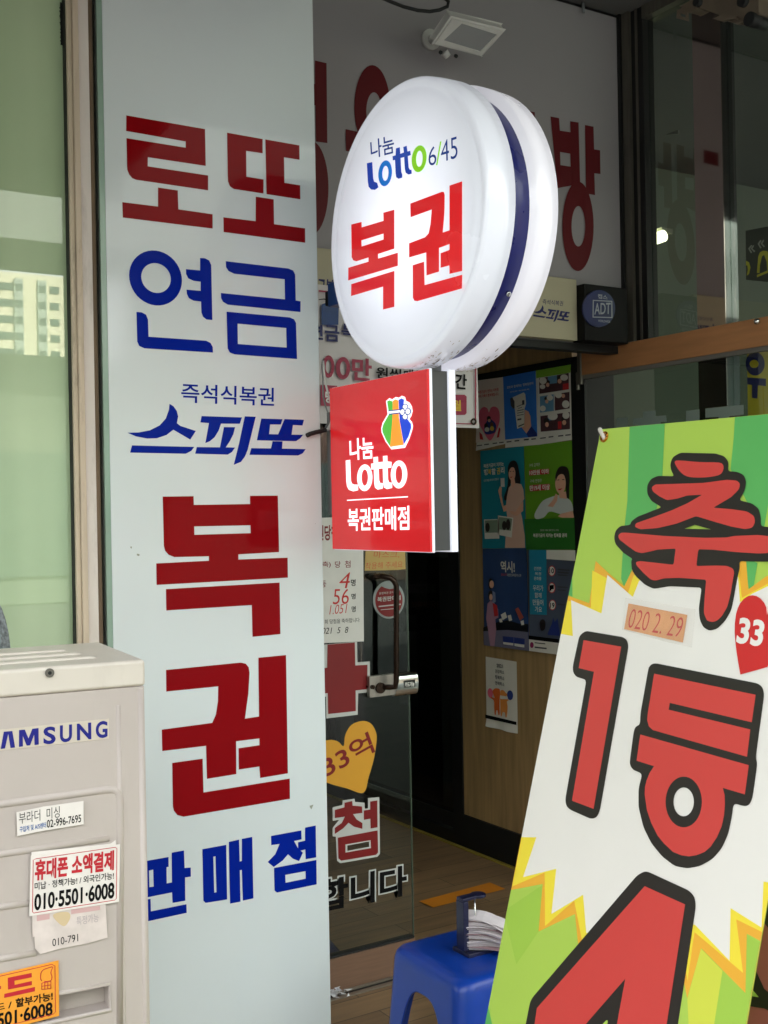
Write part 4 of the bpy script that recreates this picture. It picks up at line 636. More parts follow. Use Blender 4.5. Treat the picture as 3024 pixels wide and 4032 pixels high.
g.flat('PST', [sm([[(-4.0659,1.9894),(-4.0521,2.0078),(-4.0258,2.0112),(-4.0001,1.9992),(-3.9893,1.9702),(-3.9955,1.9345),(-4.0226,1.8961),(-4.063,1.8643),(-4.1084,1.9061),(-4.1376,1.9452),(-4.142,1.9785),(-4.129,2.0062),(-4.1018,2.0162),(-4.0754,2.0057)]][0])], pk, .007)
nv = pm('print_navy', (34, 48, 110)); g.flat('PST', [sm([[(-4.1011,1.926),(-4.0837,1.9493),(-4.0602,1.9589),(-4.0342,1.9475),(-4.0165,1.928),(-4.0225,1.9001),(-4.0424,1.8934),(-4.0788,1.8918),(-4.0985,1.9013)]][0])], nv, .0074); g.flat('PST', [ell(-4.0667,1.9622,.0145,-0.0011,-0.0003,-0.0106)], hair, .0078); g.flat('PST', [ell(-4.063,1.9526,.0092,-0.0007,-0.0002,-0.0073)], skin, .0082); g.flat('PST', [ell(-4.0876,1.9312,.0133,-0.001,-0.0003,-0.0114)], hair, .0078); g.flat('PST', [ell(-4.0464,1.9334,.0118,-0.0009,-0.0003,-0.0105)], pm('print_brown', (96, 56, 40)), .0078); g.flat('PST', [ell(-4.0814,1.914,.0173,-0.0012,-0.0003,-0.0106)], ppr, .008); g.flat('PST', [ell(-4.045,1.9159,.0144,-0.001,-0.0003,-0.0105)], pm('print_gold', (210, 170, 70)), .008)
for L in [[(-4.1387,1.9082),(-4.1188,1.8945),(-4.1095,1.8701),(-4.135,1.8742)],[(-3.996,1.9184),(-3.9859,1.9096),(-3.9973,1.8742),(-4.0142,1.8729)]]: g.flat('PST', [L], pm('print_red', (176, 44, 48)), .0072)
g.build('picture', p1)
rdp = pm('print_red', (176, 44, 48)); g = MB(); g.text('복권기금이 전하는 따뜻함', 'PST', [[(-4.1434,2.092),(-3.9942,2.0904),(-4.1424,2.0783)]], rdp, .0072, .02); g.text('우리 가족이 행복해집니다.', 'PST', [[(-4.1426,2.0725),(-3.9941,2.0711),(-4.1417,2.0584)]], rdp, .0072, .02); g.build('lettering', p1)
p2 = sheet('poster', [[(-3.9626,2.1349),(-3.7429,2.1371),(-3.7398,1.8258),(-3.9588,1.8261)]], ppr, 'blue poster with a hand holding a long white receipt')
g = MB(); blp = pm('print_blue', (44, 104, 186)); g.flat('PST', [[(-3.9626,2.1349),(-3.7429,2.1371),(-3.7406,1.8613),(-3.9553,1.8611)]], blp, .0065); g.flat('PST', [[(-3.8184,1.9797),(-3.7944,1.9699),(-3.7817,1.9494),(-3.7781,1.9064),(-3.8103,1.8776),(-3.8418,1.9072),(-3.8231,1.9215)]], skin, .0070); g.flat('PST', [[(-3.8103,1.8768),(-3.7769,1.9064),(-3.7408,1.8729),(-3.7411,1.8614),(-3.7974,1.8612)]], nv, .0072)
g.flat('PST', [[(-3.897,2.0398),(-3.8223,2.0535),(-3.8122,2.0455),(-3.8085,2.0061),(-3.8196,1.9798),(-3.8234,1.9098),(-3.871,1.9022),(-3.8777,1.9493),(-3.8857,1.9973)]], ppr, .0076); g.flat('PST', [[(-3.9147,2.0355),(-3.9001,2.0401),(-3.885,2.0209),(-3.8845,1.9932),(-3.8953,1.9902),(-3.9105,2.0054)]], ink, .0078); g.flat('PST', [[(-3.8343,2.0202),(-3.819,2.0211),(-3.8189,2.0016),(-3.8337,2.0006)]], ink, .008)

for L in [[(-3.8701,1.9979),(-3.8268,2.0058),(-3.8268,2.0031),(-3.8702,1.9951)],[(-3.8611,1.9892),(-3.8351,1.9929),(-3.8352,1.9905),(-3.8611,1.9869)],[(-3.8688,1.9801),(-3.8244,1.9822),(-3.8245,1.9794),(-3.8688,1.9773)],[(-3.869,1.9702),(-3.8247,1.9724),(-3.8247,1.9697),(-3.8691,1.9675)],[(-3.8693,1.9604),(-3.825,1.9615),(-3.8251,1.9588),(-3.8694,1.9577)],[(-3.8673,1.9445),(-3.8407,1.9455),(-3.841,1.9385),(-3.8675,1.9374)],[(-3.862,1.9146),(-3.8231,1.9215),(-3.8232,1.9168),(-3.8621,1.9087)]]: g.flat('PST', [L], ink, .008)
g.build('picture', p2)
g = MB(); g.text('로또와 함께하는 행복동반자', 'PST', [[(-3.9364,2.0914),(-3.7578,2.0924),(-3.9362,2.0794)]], ppr, .0072, .01); g.text('건전한 복권문화', 'PST', [[(-3.9182,2.0669),(-3.7856,2.067),(-3.9177,2.0605)]], ppr, .0072, 0); g.build('lettering', p2)
p3_ = sheet('poster', [[(-3.7417,2.1369),(-3.5233,2.1369),(-3.5206,1.8335),(-3.7398,1.8251)]], ppr, 'white and green comic-strip poster with round speech bubbles')
g = MB(); g.flat('PST', [[(-3.7417,2.1369),(-3.5233,2.1369),(-3.5275,2.1047),(-3.7402,2.1048)]], pm('print_leaf', (112, 156, 50)), .0065)
dk = pm('print_maroon', (70, 44, 50)); lb_ = pm('print_pale_blue', (90, 130, 160))
for i, L in enumerate([[(-3.7219,2.102),(-3.5375,2.1044),(-3.5382,2.0383),(-3.722,2.0375)],[(-3.7188,2.0265),(-3.6317,2.0272),(-3.6325,1.9593),(-3.7195,1.959)],[(-3.6249,2.0273),(-3.5351,2.0276),(-3.5358,1.9611),(-3.6256,1.9595)],[(-3.7175,1.9442),(-3.5351,1.9462),(-3.5359,1.8775),(-3.717,1.879)]]): g.flat('PST', [L], (dk, lb_, dk, dk)[i], .0066)
for L in [[(-3.6664,2.1029),(-3.6091,2.1034),(-3.61,2.0711),(-3.6673,2.0718)],[(-3.6708,1.9443),(-3.6249,1.9443),(-3.6255,1.9217),(-3.6715,1.9215)]]: g.flat('PST', [L], lb_, .0068)
for L in [[(-3.5736,2.0635),(-3.5386,2.0636),(-3.5381,2.039),(-3.5743,2.0389)],[(-3.6087,1.9128),(-3.5861,1.9134),(-3.587,1.8827),(-3.6084,1.8827)]]: g.flat('PST', [L], rdp, .0069)
for e in (ell(-3.6673,2.0695,.0104,-0.0011,-0.0003,-0.0091), ell(-3.5929,2.0768,.0124,-0.0013,-0.0003,-0.0097), ell(-3.675,2.0017,.0104,-0.001,-0.0002,-0.0084), ell(-3.5722,2.0148,.0112,-0.0011,-0.0002,-0.0082), ell(-3.6765,1.9059,.0116,-0.0009,-0.0003,-0.0106), ell(-3.5695,1.9061,.0123,-0.0009,-0.0003,-0.0104)): g.flat('PST', [e], skin, .0072)
for e in (ell(-3.6659,2.0807,.0127,-0.0013,-0.0002,-0.0083), ell(-3.5937,2.0882,.0146,-0.0016,-0.0003,-0.0105), ell(-3.6776,2.0134,.0127,-0.0012,-0.0002,-0.0084), ell(-3.6802,1.9221,.0174,-0.0013,-0.0003,-0.0114), ell(-3.5714,1.9212,.0145,-0.0011,-0.0003,-0.0097)): g.flat('PST', [e], hair, .0071)
for e in (ell(-3.6959,2.0896,.0233,-0.0025,-0.0004,-0.0145), ell(-3.6995,2.0652,.0175,-0.0018,-0.0003,-0.0099), ell(-3.5645,2.0887,.0234,-0.0025,-0.0003,-0.0127), ell(-3.6544,2.015,.0195,-0.0018,-0.0003,-0.0121), ell(-3.6012,2.022,.0214,-0.0021,-0.0004,-0.0135), ell(-3.7003,1.9746,.0187,-0.0016,-0.0003,-0.0122), ell(-3.5575,1.9798,.0222,-0.002,-0.0004,-0.0156), ell(-3.6388,1.9379,.0308,-0.0025,-0.0005,-0.0166), ell(-3.5576,1.935,.0211,-0.0017,-0.0004,-0.0149)): g.flat('PST', [e], ppr, .0078)
g.build('picture', p3_)
g = MB()
for L in [[(-4.1589,1.8484),(-4.1202,1.8494),(-4.1203,1.8453),(-4.159,1.8443)],[(-4.1047,1.8505),(-4.07,1.8513),(-4.0702,1.8464),(-4.1048,1.846)],[(-4.0436,1.8521),(-4.0109,1.8525),(-4.011,1.8477),(-4.0437,1.8473)],[(-3.9979,1.8525),(-3.9657,1.853),(-3.9659,1.8482),(-3.9981,1.8477)],[(-3.9453,1.8525),(-3.9118,1.8528),(-3.9119,1.848),(-3.9454,1.8477)],[(-3.8898,1.8538),(-3.8588,1.8542),(-3.8589,1.8487),(-3.89,1.8483)],[(-3.828,1.8554),(-3.7946,1.8556),(-3.7948,1.8493),(-3.8282,1.8491)],[(-3.7784,1.8541),(-3.7485,1.8541),(-3.7486,1.8495),(-3.7785,1.8491)],[(-3.7224,1.854),(-3.6849,1.8546),(-3.6851,1.85),(-3.7226,1.8494)],[(-3.6675,1.8557),(-3.6376,1.8564),(-3.6377,1.8515),(-3.6677,1.8508)],[(-3.608,1.8563),(-3.5765,1.8565),(-3.5766,1.8513),(-3.6082,1.8511)],[(-3.5642,1.8564),(-3.5321,1.8568),(-3.5322,1.852),(-3.5643,1.8516)]]: g.flat('PST', [L], ink, .0072)
g.build('logo_row', p3_)

p4 = sheet('poster', [[(-4.1406,1.8218),(-3.835,1.826),(-3.8321,1.3915),(-4.1355,1.3851)]], pm('poster_teal', (24, 118, 136)), 'teal poster with a long-haired woman in a beige dress, left of the green one')
g = MB()
g.flat('PST', [sm([[(-3.9404,1.739),(-3.9239,1.7621),(-3.8986,1.768),(-3.8771,1.756),(-3.8639,1.7199),(-3.8579,1.6686),(-3.8953,1.6658),(-3.9201,1.6745),(-3.9373,1.6273),(-3.9604,1.5959),(-3.9696,1.6121),(-3.9458,1.6594),(-3.9396,1.6991)]][0], 4)], hair, .0068)
bg_ = pm('print_beige', (190, 156, 140))
g.flat('PST', [[(-3.9366,1.6512),(-3.914,1.6664),(-3.8827,1.6694),(-3.8507,1.6644),(-3.8372,1.6405),(-3.8322,1.6012),(-3.8669,1.5705),(-3.8498,1.5231),(-3.8336,1.4447),(-3.8327,1.3923),(-3.9696,1.3902),(-3.961,1.4679),(-3.9498,1.5238),(-3.958,1.5718),(-3.9504,1.6116)]], bg_, .0072)
g.flat('PST', [[(-4.0106,1.6412),(-3.9971,1.6609),(-3.9844,1.6525),(-3.9867,1.6205),(-3.9739,1.5721),(-3.9514,1.5797),(-3.9522,1.5518),(-3.9746,1.548),(-3.9927,1.5884)]], skin, .0070); g.flat('PST', [[(-3.8669,1.5705),(-3.8386,1.5935),(-3.8398,1.5505),(-3.8868,1.5273),(-3.924,1.5395),(-3.93,1.5515),(-3.8924,1.5471)]], skin, .0078)
g.flat('PST', [ell(-3.9115,1.7119,.0238,-0.0009,-0.0009,-0.0301)], skin, .0076); g.flat('PST', [[(-3.9198,1.6864),(-3.8946,1.6895),(-3.889,1.6656),(-3.9082,1.6504),(-3.9204,1.6646)]], skin, .0077)
g.flat('PST', [sm([[(-3.938,1.711),(-3.9309,1.7386),(-3.9115,1.7536),(-3.8867,1.7465),(-3.8812,1.7206),(-3.8933,1.735),(-3.9107,1.7397),(-3.926,1.7304)]][0], 4)], hair, .0080)
for L in [[(-3.9263,1.7217),(-3.9162,1.7228),(-3.9162,1.7205),(-3.9264,1.7193)],[(-3.9061,1.7224),(-3.8961,1.7228),(-3.8962,1.7204),(-3.9062,1.7201)]]: g.flat('PST', [L], hair, .0082)
g.flat('PST', [[(-3.9245,1.6977),(-3.9056,1.6994),(-3.9132,1.6942),(-3.922,1.6945)]], rdp, .0082)
g.flat('PST', [[(-3.9909,1.6949),(-3.9639,1.6952),(-3.9625,1.6567),(-3.9895,1.6567)]], ppr, .0080)
for L in [[(-4.1147,1.5151),(-4.0078,1.5169),(-4.0064,1.4307),(-4.1106,1.4282)],[(-4.0138,1.5323),(-3.9069,1.5219),(-3.9207,1.4354),(-4.015,1.4476)]]: g.flat('PST', [L], ppr, .0084)
for L in [[(-4.1082,1.5102),(-4.017,1.5122),(-4.0173,1.4573),(-4.1071,1.4552)],[(-4.0062,1.5258),(-3.9146,1.5172),(-3.9249,1.4656),(-4.0065,1.471)]]: g.flat('PST', [L], pm('print_photo', (112, 128, 110)), .0086)
for e in (ell(-4.089,1.4798,.016,0,-0.0006,-0.0204), ell(-3.97,1.4879,.0154,-0,-0.0006,-0.02), ell(-3.9431,1.4919,.0152,-0,-0.0007,-0.0239)): g.flat('PST', [e], hair, .0088)
g.build('picture', p4)
g = MB(); g.text('복권기금이 지키는', 'PST', [[(-4.1114,1.7619),(-3.9683,1.7658),(-4.1106,1.7439)]], ppr, .0072, .03); g.text('행', 'PST', [[(-4.1107,1.7381),(-4.0826,1.7394),(-4.1109,1.7111)]], ppr, .0072, .03); g.text('복', 'PST', [[(-4.08,1.7385),(-4.0575,1.7391),(-4.0801,1.7132)]], pm('print_gold', (210, 170, 70)), .0072, .03); g.text('할', 'PST', [[(-4.0548,1.7398),(-4.0259,1.741),(-4.0543,1.7114)]], ppr, .0072, .03); g.text('권', 'PST', [[(-4.0181,1.7415),(-3.9947,1.7425),(-4.0176,1.7116)]], pm('print_gold', (210, 170, 70)), .0072, .03); g.text('리', 'PST', [[(-3.9895,1.7435),(-3.9638,1.7448),(-3.9891,1.7129)]], ppr, .0072, .03)
g.text('당신의 행복을 위해 복권이 함께합니다', 'PST', [[(-4.1121,1.6931),(-4.0025,1.6973),(-4.1117,1.6824)]], ppr, .0072, .01); g.build('lettering', p4)
p5 = sheet('poster', [[(-3.8343,1.8268),(-3.524,1.8304),(-3.5173,1.3905),(-3.8256,1.3853)]], pm('poster_green', (92, 140, 34)), 'green poster with a dark-haired woman in a white blouse, right of the teal one')
g = MB(); wb_ = pm('print_blouse', (176, 180, 178))
g.flat('PST', [[(-3.8365,1.5152),(-3.5204,1.5171),(-3.5178,1.3912),(-3.8256,1.3861)]], pm('print_deep_green', (38, 96, 34)), .0066)
g.flat('PST', [sm([[(-3.6298,1.6651),(-3.6271,1.699),(-3.6083,1.7246),(-3.58,1.7294),(-3.5524,1.7185),(-3.5424,1.6809),(-3.5463,1.6401),(-3.5491,1.5955),(-3.5639,1.6032),(-3.5684,1.6407),(-3.5922,1.6939)]][0], 4)], hair, .0070)
g.flat('PST', [sm([[(-3.7678,1.5303),(-3.7461,1.5609),(-3.7098,1.5911),(-3.6572,1.6053),(-3.6114,1.6118),(-3.5612,1.5994),(-3.5341,1.5803),(-3.5269,1.5431),(-3.5687,1.5286),(-3.6134,1.5365),(-3.6704,1.5447),(-3.7059,1.5221),(-3.7533,1.5147)]][0], 4)], wb_, .0072)
g.flat('PST', [ell(-3.5987,1.6603,.0327,-0.001,-0.0012,-0.0432)], skin, .0076); g.flat('PST', [[(-3.6111,1.6231),(-3.5661,1.6257),(-3.5613,1.5957),(-3.606,1.6004)]], skin, .0074); g.flat('PST', [sm([[(-3.6268,1.6688),(-3.6174,1.7024),(-3.5915,1.7183),(-3.5584,1.7038),(-3.5514,1.6551),(-3.5645,1.6817),(-3.5865,1.6974),(-3.612,1.6909)]][0], 4)], hair, .0080)
g.flat('PST', [[(-3.6813,1.5677),(-3.646,1.5937),(-3.6282,1.6197),(-3.6159,1.6119),(-3.6205,1.5894),(-3.6469,1.5634)]], skin, .0080); g.flat('PST', [[(-3.6194,1.5253),(-3.5965,1.5363),(-3.5268,1.5468),(-3.5193,1.5189),(-3.5914,1.5194)]], skin, .0080)
for L in [[(-3.6164,1.6752),(-3.6039,1.6763),(-3.604,1.6733),(-3.6165,1.6722)],[(-3.5871,1.6757),(-3.5736,1.676),(-3.5737,1.673),(-3.5871,1.6727)]]: g.flat('PST', [L], hair, .0082)
g.flat('PST', [[(-3.6152,1.6375),(-3.5852,1.6397),(-3.5995,1.6318),(-3.6097,1.6321)]], rdp, .0082); g.build('picture', p5)
g = MB(); g.text('구매 금액은', 'PST', [[(-3.797,1.7483),(-3.7259,1.7508),(-3.7962,1.7335)]], ppr, .0072, .0)
for q in [[(-3.7978,1.7219),(-3.6678,1.7226),(-3.6684,1.7014),(-3.7972,1.6986)],[(-3.796,1.6581),(-3.6649,1.6602),(-3.6644,1.6351),(-3.7955,1.6316)]]: g.flat('PST', [q], rdp, .0070)
g.text('10만원 이하', 'PST', [[(-3.7954,1.721),(-3.6689,1.7227),(-3.7948,1.7)]], ppr, .0076, .035); g.text('구매 연령은', 'PST', [[(-3.7929,1.6813),(-3.716,1.6833),(-3.7921,1.6673)]], ppr, .0072, .0); g.text('만19세 이상', 'PST', [[(-3.7948,1.6572),(-3.6661,1.6594),(-3.7943,1.6331)]], ppr, .0076, .035)
g.text('복권기금이 지키는 행복할 권리', 'PST', [[(-3.7777,1.4544),(-3.5663,1.4561),(-3.7781,1.4381)]], ppr, .0072, .03); g.text('건전한 구매로 함께 만드는 세상', 'PST', [[(-3.732,1.4715),(-3.6152,1.4725),(-3.7322,1.4638)]], ppr, .0072, 0); g.build('lettering', p5)
bl6 = M('poster_night_blue', (48, 74, 124), .35, noise=.25, scale=3)
p6 = sheet('poster', [[(-4.1369,1.3835),(-3.8284,1.3916),(-3.8233,.9541),(-4.1356,.9522)]], bl6, 'blue poster of a woman lifting a child under bold white letters, bottom row left')
g = MB(); g.flat('PST', [[(-4.1359,1.0312),(-4.0276,1.0634),(-3.9628,1.0759),(-3.8752,1.0661),(-3.8236,1.0697),(-3.8234,1.0346),(-4.1365,1.0105)]], pm('print_dark', (22, 24, 32)), .0066); g.flat('PST', [[(-4.1357,1.0147),(-3.9641,1.0338),(-3.8234,1.0346),(-3.8238,.9556),(-4.1356,.953)]], pm('print_road', (98, 96, 118)), .0068)
g.flat('PST', [ell(-4.0687,1.2274,.0159,.0007,-0.0005,-0.0171)], skin, .0074); g.flat('PST', [ell(-4.0766,1.2291,.0159,.0007,-0.0007,-0.0245)], hair, .0072); g.flat('PST', [ell(-4.0781,1.1781,.0172,.0009,-0.0007,-0.0229)], hair, .0072); g.flat('PST', [ell(-4.0757,1.1701,.0119,.0006,-0.0004,-0.0147)], skin, .0074)
g.flat('PST', [[(-4.1011,1.1401),(-4.0808,1.1535),(-4.0578,1.1507),(-4.026,1.1201),(-4.0238,1.0838),(-4.0469,1.0742),(-4.0417,1.03),(-4.057,.9557),(-4.0867,.9531),(-4.1012,1.0255),(-4.1131,1.0738)]], pm('print_mauve', (150, 112, 134)), .0073); g.flat('PST', [[(-4.0629,1.1992),(-4.0434,1.192),(-4.0413,1.1516),(-4.0646,1.1422)]], pm('print_grey_blue', (120, 130, 160)), .0075); g.flat('PST', [[(-4.0645,1.1462),(-4.032,1.1359),(-4.0255,1.0918),(-4.0531,1.086)]], rdp, .0076)
for i, L in enumerate([[(-4.0072,1.097),(-3.9746,1.1111),(-3.9625,1.0879),(-3.9949,1.0737)],[(-3.9077,1.1272),(-3.8856,1.1364),(-3.8498,1.0953),(-3.8748,1.0799)],[(-4.0207,1.076),(-4.0012,1.0813),(-3.9952,1.0656),(-4.0147,1.0622)],[(-3.8718,1.0781),(-3.8501,1.0835),(-3.8476,1.0641),(-3.8661,1.0608)],[(-3.9591,1.0961),(-3.9367,1.1015),(-3.9279,1.0782),(-3.9502,1.0727)]]): g.flat('PST', [L], (ppr, pm('print_red_card', (150, 70, 60)), ppr, ppr, ppr)[i], .0078)
for L in [[(-3.9957,1.0036),(-3.9206,1.0053),(-3.9217,.9674),(-3.9942,.9668)],[(-3.9181,1.0051),(-3.8462,1.0046),(-3.8473,.9653),(-3.918,.9654)]]: g.flat('PST', [L], nv, .0078)
for L in [[(-3.9939,.9789),(-3.9226,.9793),(-3.9229,.9689),(-3.9929,.9685)],[(-3.9164,.979),(-3.8482,.9793),(-3.8485,.9667),(-3.9154,.9672)]]: g.flat('PST', [L], ppr, .0080)
g.build('picture', p6)
g = MB(); g.text('역시!', 'PST', [[(-4.0028,1.3341),(-3.9049,1.3333),(-4.0017,1.2842)]], ppr, .0076, .03); g.text('행복도우미', 'PST', [[(-4.0005,1.2786),(-3.9601,1.2792),(-4.0002,1.2673)]], rdp, .0076, .01); g.text('대한민국복권이니까', 'PST', [[(-3.9569,1.2793),(-3.8617,1.2801),(-3.9573,1.2665)]], ppr, .0076, 0); g.build('lettering', p6)
p7 = sheet('poster', [[(-3.8244,1.3854),(-3.5174,1.3882),(-3.5236,.956),(-3.8196,.9548)]], M('poster_slate', (84, 92, 112), .35, noise=.2, scale=3), 'slate and turquoise poster with round prohibition signs, partly behind the lime banner')
g = MB(); g.flat('PST', [[(-3.8049,1.3849),(-3.6951,1.386),(-3.6998,1.1152),(-3.8091,1.1113)]], pm('print_turquoise', (28, 118, 148)), .0068); g.flat('PST', [[(-3.6951,1.386),(-3.5174,1.3882),(-3.5186,1.3445),(-3.6962,1.3485)]], ppr, .0066); g.flat('PST', [[(-3.8202,1.0208),(-3.5273,1.0202),(-3.5277,1.0053),(-3.82,1.0052)]], black_t, .0068); g.flat('PST', [[(-3.82,1.0044),(-3.5277,1.0053),(-3.5247,.9567),(-3.8196,.9552)]], ppr, .0067)
for (e, i_, k_) in ((ell(-3.6628,1.2995,.0219,.0007,-0.0006,-0.0221), ell(-3.6628,1.2995,.0179,.0006,-0.0005,-0.0186), 0), (ell(-3.6647,1.2299,.0219,.001,-0.0006,-0.0221), ell(-3.6647,1.2299,.0179,.0008,-0.0005,-0.0186), 1), (ell(-3.6627,1.1593,.0219,.0012,-0.0006,-0.0221), ell(-3.6627,1.1593,.0179,.001,-0.0005,-0.0186), 2)): g.flat('PST', [e], rdp, .0070); g.flat('PST', [i_], ppr, .0074)
g.flat('PST', [[(-3.6789,1.24),(-3.6512,1.243),(-3.6516,1.2259),(-3.6678,1.2237),(-3.668,1.2176),(-3.6795,1.2171)]], black_t, .0078)
g.flat('PST', [sm([[(-3.7447,1.083),(-3.7266,1.0958),(-3.7094,1.0854),(-3.7161,1.0543),(-3.7398,1.0487)]][0])], hair, .0070); g.flat('PST', [[(-3.696,1.0405),(-3.6689,1.0807),(-3.6595,1.1079),(-3.6514,1.0895),(-3.631,1.106),(-3.6216,1.035),(-3.6963,1.0329)]], nv, .0070); g.flat('PST', [ell(-3.7995,.9819,.0121,.001,-0.0004,-0.0125)], pm('print_magenta', (130, 30, 80)), .0076); g.build('picture', p7)
g = MB(); g.text('10', 'PST', [[(-3.6769,1.3105),(-3.6481,1.3114),(-3.6775,1.2895)]], black_t, .0078, .02); g.text('19', 'PST', [[(-3.6763,1.1677),(-3.6486,1.1692),(-3.6769,1.1464)]], black_t, .0078, .02)
for s_, q in (('우리가', [[(-3.785,1.237),(-3.7185,1.2383),(-3.7845,1.2122)]]), ('함께', [[(-3.7739,1.2057),(-3.73,1.2063),(-3.7746,1.1832)]]), ('만들어', [[(-3.788,1.1763),(-3.7202,1.1783),(-3.7875,1.1515)]]), ('가요', [[(-3.7744,1.1476),(-3.7293,1.1486),(-3.7751,1.1235)]]), ('건전한', [[(-3.7757,1.3141),(-3.7282,1.3147),(-3.7761,1.2994)]]), ('복권', [[(-3.7703,1.2918),(-3.73,1.2924),(-3.7707,1.2786)]]), ('문화를', [[(-3.7769,1.2722),(-3.7293,1.2732),(-3.7773,1.2575)]])): g.text(s_, 'PST', q, ppr, .0078, .01)
for L in [[(-3.6254,1.3102),(-3.5525,1.3087),(-3.5527,1.3031),(-3.6255,1.3045)],[(-3.6257,1.2988),(-3.5584,1.2973),(-3.5585,1.2917),(-3.6258,1.2932)],[(-3.626,1.2875),(-3.5642,1.2859),(-3.5643,1.2822),(-3.6261,1.283)],[(-3.6273,1.2384),(-3.5656,1.2373),(-3.5657,1.2336),(-3.6275,1.2331)],[(-3.6277,1.2251),(-3.577,1.2248),(-3.5771,1.2211),(-3.6278,1.221)],[(-3.6282,1.1666),(-3.5842,1.1661),(-3.5844,1.1616),(-3.6283,1.1621)],[(-3.7799,.9953),(-3.7118,.9964),(-3.712,.9925),(-3.78,.9914)],[(-3.7804,.9774),(-3.7036,.9787),(-3.7038,.9726),(-3.7806,.9712)]]: g.flat('PST', [L], ink, .0078)
g.build('lettering', p7)
p8 = sheet('poster', [[(-4.1292,.9014),(-3.9103,.9001),(-3.9106,.5893),(-4.1308,.5904)]], ppr, 'small white poster of two orange oxen holding balloons, alone below the others', curl=.01)
g = MB(); og = pm('print_orange', (190, 92, 40)); g.flat('PST', [[(-4.1354,.642),(-3.9149,.6401),(-3.9147,.6263),(-4.1337,.6261)]], black_t, .006); g.flat('PST', [ell(-4.0953,.743,.0191,-0,-0.0006,-0.0212)], pm('print_pink', (210, 92, 116)), .006); g.flat('PST', [ell(-3.9549,.7502,.0212,.0013,-0.0006,-0.0211)], nv, .006)
g.flat('PST', [sm([[(-4.0782,.7497),(-4.0656,.7644),(-4.0473,.7694),(-4.0262,.7672),(-4.0239,.7451),(-4.0274,.7259),(-4.03,.6882),(-4.0294,.6584),(-4.0386,.6534),(-4.0441,.6714),(-4.0532,.6701),(-4.0583,.6507),(-4.0659,.6534),(-4.068,.6832),(-4.0702,.713),(-4.0944,.7213),(-4.0851,.7263),(-4.0637,.7251)]][0], 3)], og, .0064)
g.flat('PST', [sm([[(-4.0237,.7488),(-4.0173,.7645),(-3.9993,.7667),(-3.9847,.7573),(-3.9731,.7513),(-3.9823,.739),(-3.965,.7264),(-3.9769,.7211),(-3.9732,.6957),(-3.9803,.6539),(-3.9893,.6508),(-3.9932,.6689),(-4.0081,.6687),(-4.0146,.6529),(-4.0221,.6519),(-4.0241,.6852)]][0], 3)], pm('print_ochre', (196, 124, 60)), .0062); g.flat('PST', [[(-4.024,.7413),(-3.9704,.7423),(-3.9692,.7314),(-4.0124,.7259),(-4.0259,.728)]], ppr, .0068)
g.build('picture', p8)
g = MB(); g.text('2021', 'PST', [[(-4.0456,.8784),(-4.0005,.8791),(-4.0451,.8625)]], ink, .0064, .02)
for s_, q in (('건강하소', [[(-4.0569,.8528),(-3.9923,.853),(-4.0568,.8368)]]), ('행복하소', [[(-4.0571,.8274),(-3.9922,.827),(-4.057,.8096)]]), ('연락하소', [[(-4.0578,.801),(-3.9924,.8),(-4.0574,.7842)]])): g.text(s_, 'PST', q, ink, .0064, .02)
g.build('lettering', p8)
# ---------------------------------------------------------------- outdoor air-conditioning unit
AO = Vector((.72, 1.915, 1.305)); AU = Vector((math.cos(math.radians(5.6)), -math.sin(math.radians(5.6)), 0))
AC = thing('outdoor_unit', (.3, 2.1, .12), 'beige air-conditioner outdoor unit covered in small advertising stickers in front of the window', 'outdoor unit')
beige = M('beige_enamel', (188, 178, 173), .42, noise=.04, scale=5, bump=.05, dirt=.10); beige_l = M('beige_lid', (212, 204, 194), .4, noise=.05, scale=6, dirt=.12)
BOT = -1.12
g = MB(); hr = [[(-0.153,-0.5501),(-0.0711,-0.5496),(-0.0703,-0.5889),(-0.1546,-0.5914)]][0]
hx0, hx1 = hr[3][0] - .07, hr[1][0] + .001; hz1 = (hr[1][1] + hr[0][1]) / 2; hz0 = (hr[2][1] + hr[3][1]) / 2
g.flat('ACF', [[(-.92, BOT), (-.0, BOT), (0, -.0462), (-.92, -.0462)], [(hx0, hz0), (hx1, hz0), (hx1, hz1), (hx0, hz1)]], beige, 0)
g.idx([W3('ACF', a, b, c) for a, b in ((hx0, hz0), (hx1, hz0), (hx1, hz1), (hx0, hz1)) for c in (0, -.035)], [(0, 1, 3, 2), (2, 3, 5, 4), (4, 5, 7, 6), (6, 7, 1, 0), (1, 7, 5, 3)], beige)
g.idx([W3('ACF', a, b, c) for a in (-.92, 0) for b in (BOT, -.0462) for c in (0, -.33)], [(1, 3, 7, 5), (0, 2, 3, 1), (4, 5, 7, 6), (0, 1, 5, 4), (2, 6, 7, 3)], beige)
g.build('casing', AC)
g = MB()
for i in range(9):
    t = i / 8 * math.pi / 2; 

g.tube([W3('ACF', -.0065, BOT, -.0035), W3('ACF', -.0065, -.05, -.0035)], .0062, beige, 12)
vr = [[(-0.0454,-0.344),(-0.025,-0.3398),(-0.0451,-0.2213)]][0]
g.tube([W3('ACF', vr[0][0], BOT, -.0035), W3('ACF', vr[0][0], -.075, -.0035)], .0055, beige, 10); g.build('corner_post', AC)
def ridge(pts, r=.0055, d=.0028):
    g = MB(); g.tube([W3('ACF', a, b, -r + d) for a, b in pts], r, beige, 10); return g.build('pressed_rib', AC)
rp_ = [[(-0.3881,-0.2225),(-0.2421,-0.2195),(-0.1563,-0.2185),(-0.0706,-0.2172),(-0.056,-0.2185),(-0.0488,-0.2236),(-0.0456,-0.2322),(-0.0447,-0.2452),(-0.0521,-0.6357)]][0]
ridge([(rp_[0][0], rp_[1][1] + .0)] + rp_[1:], .008, .0036)
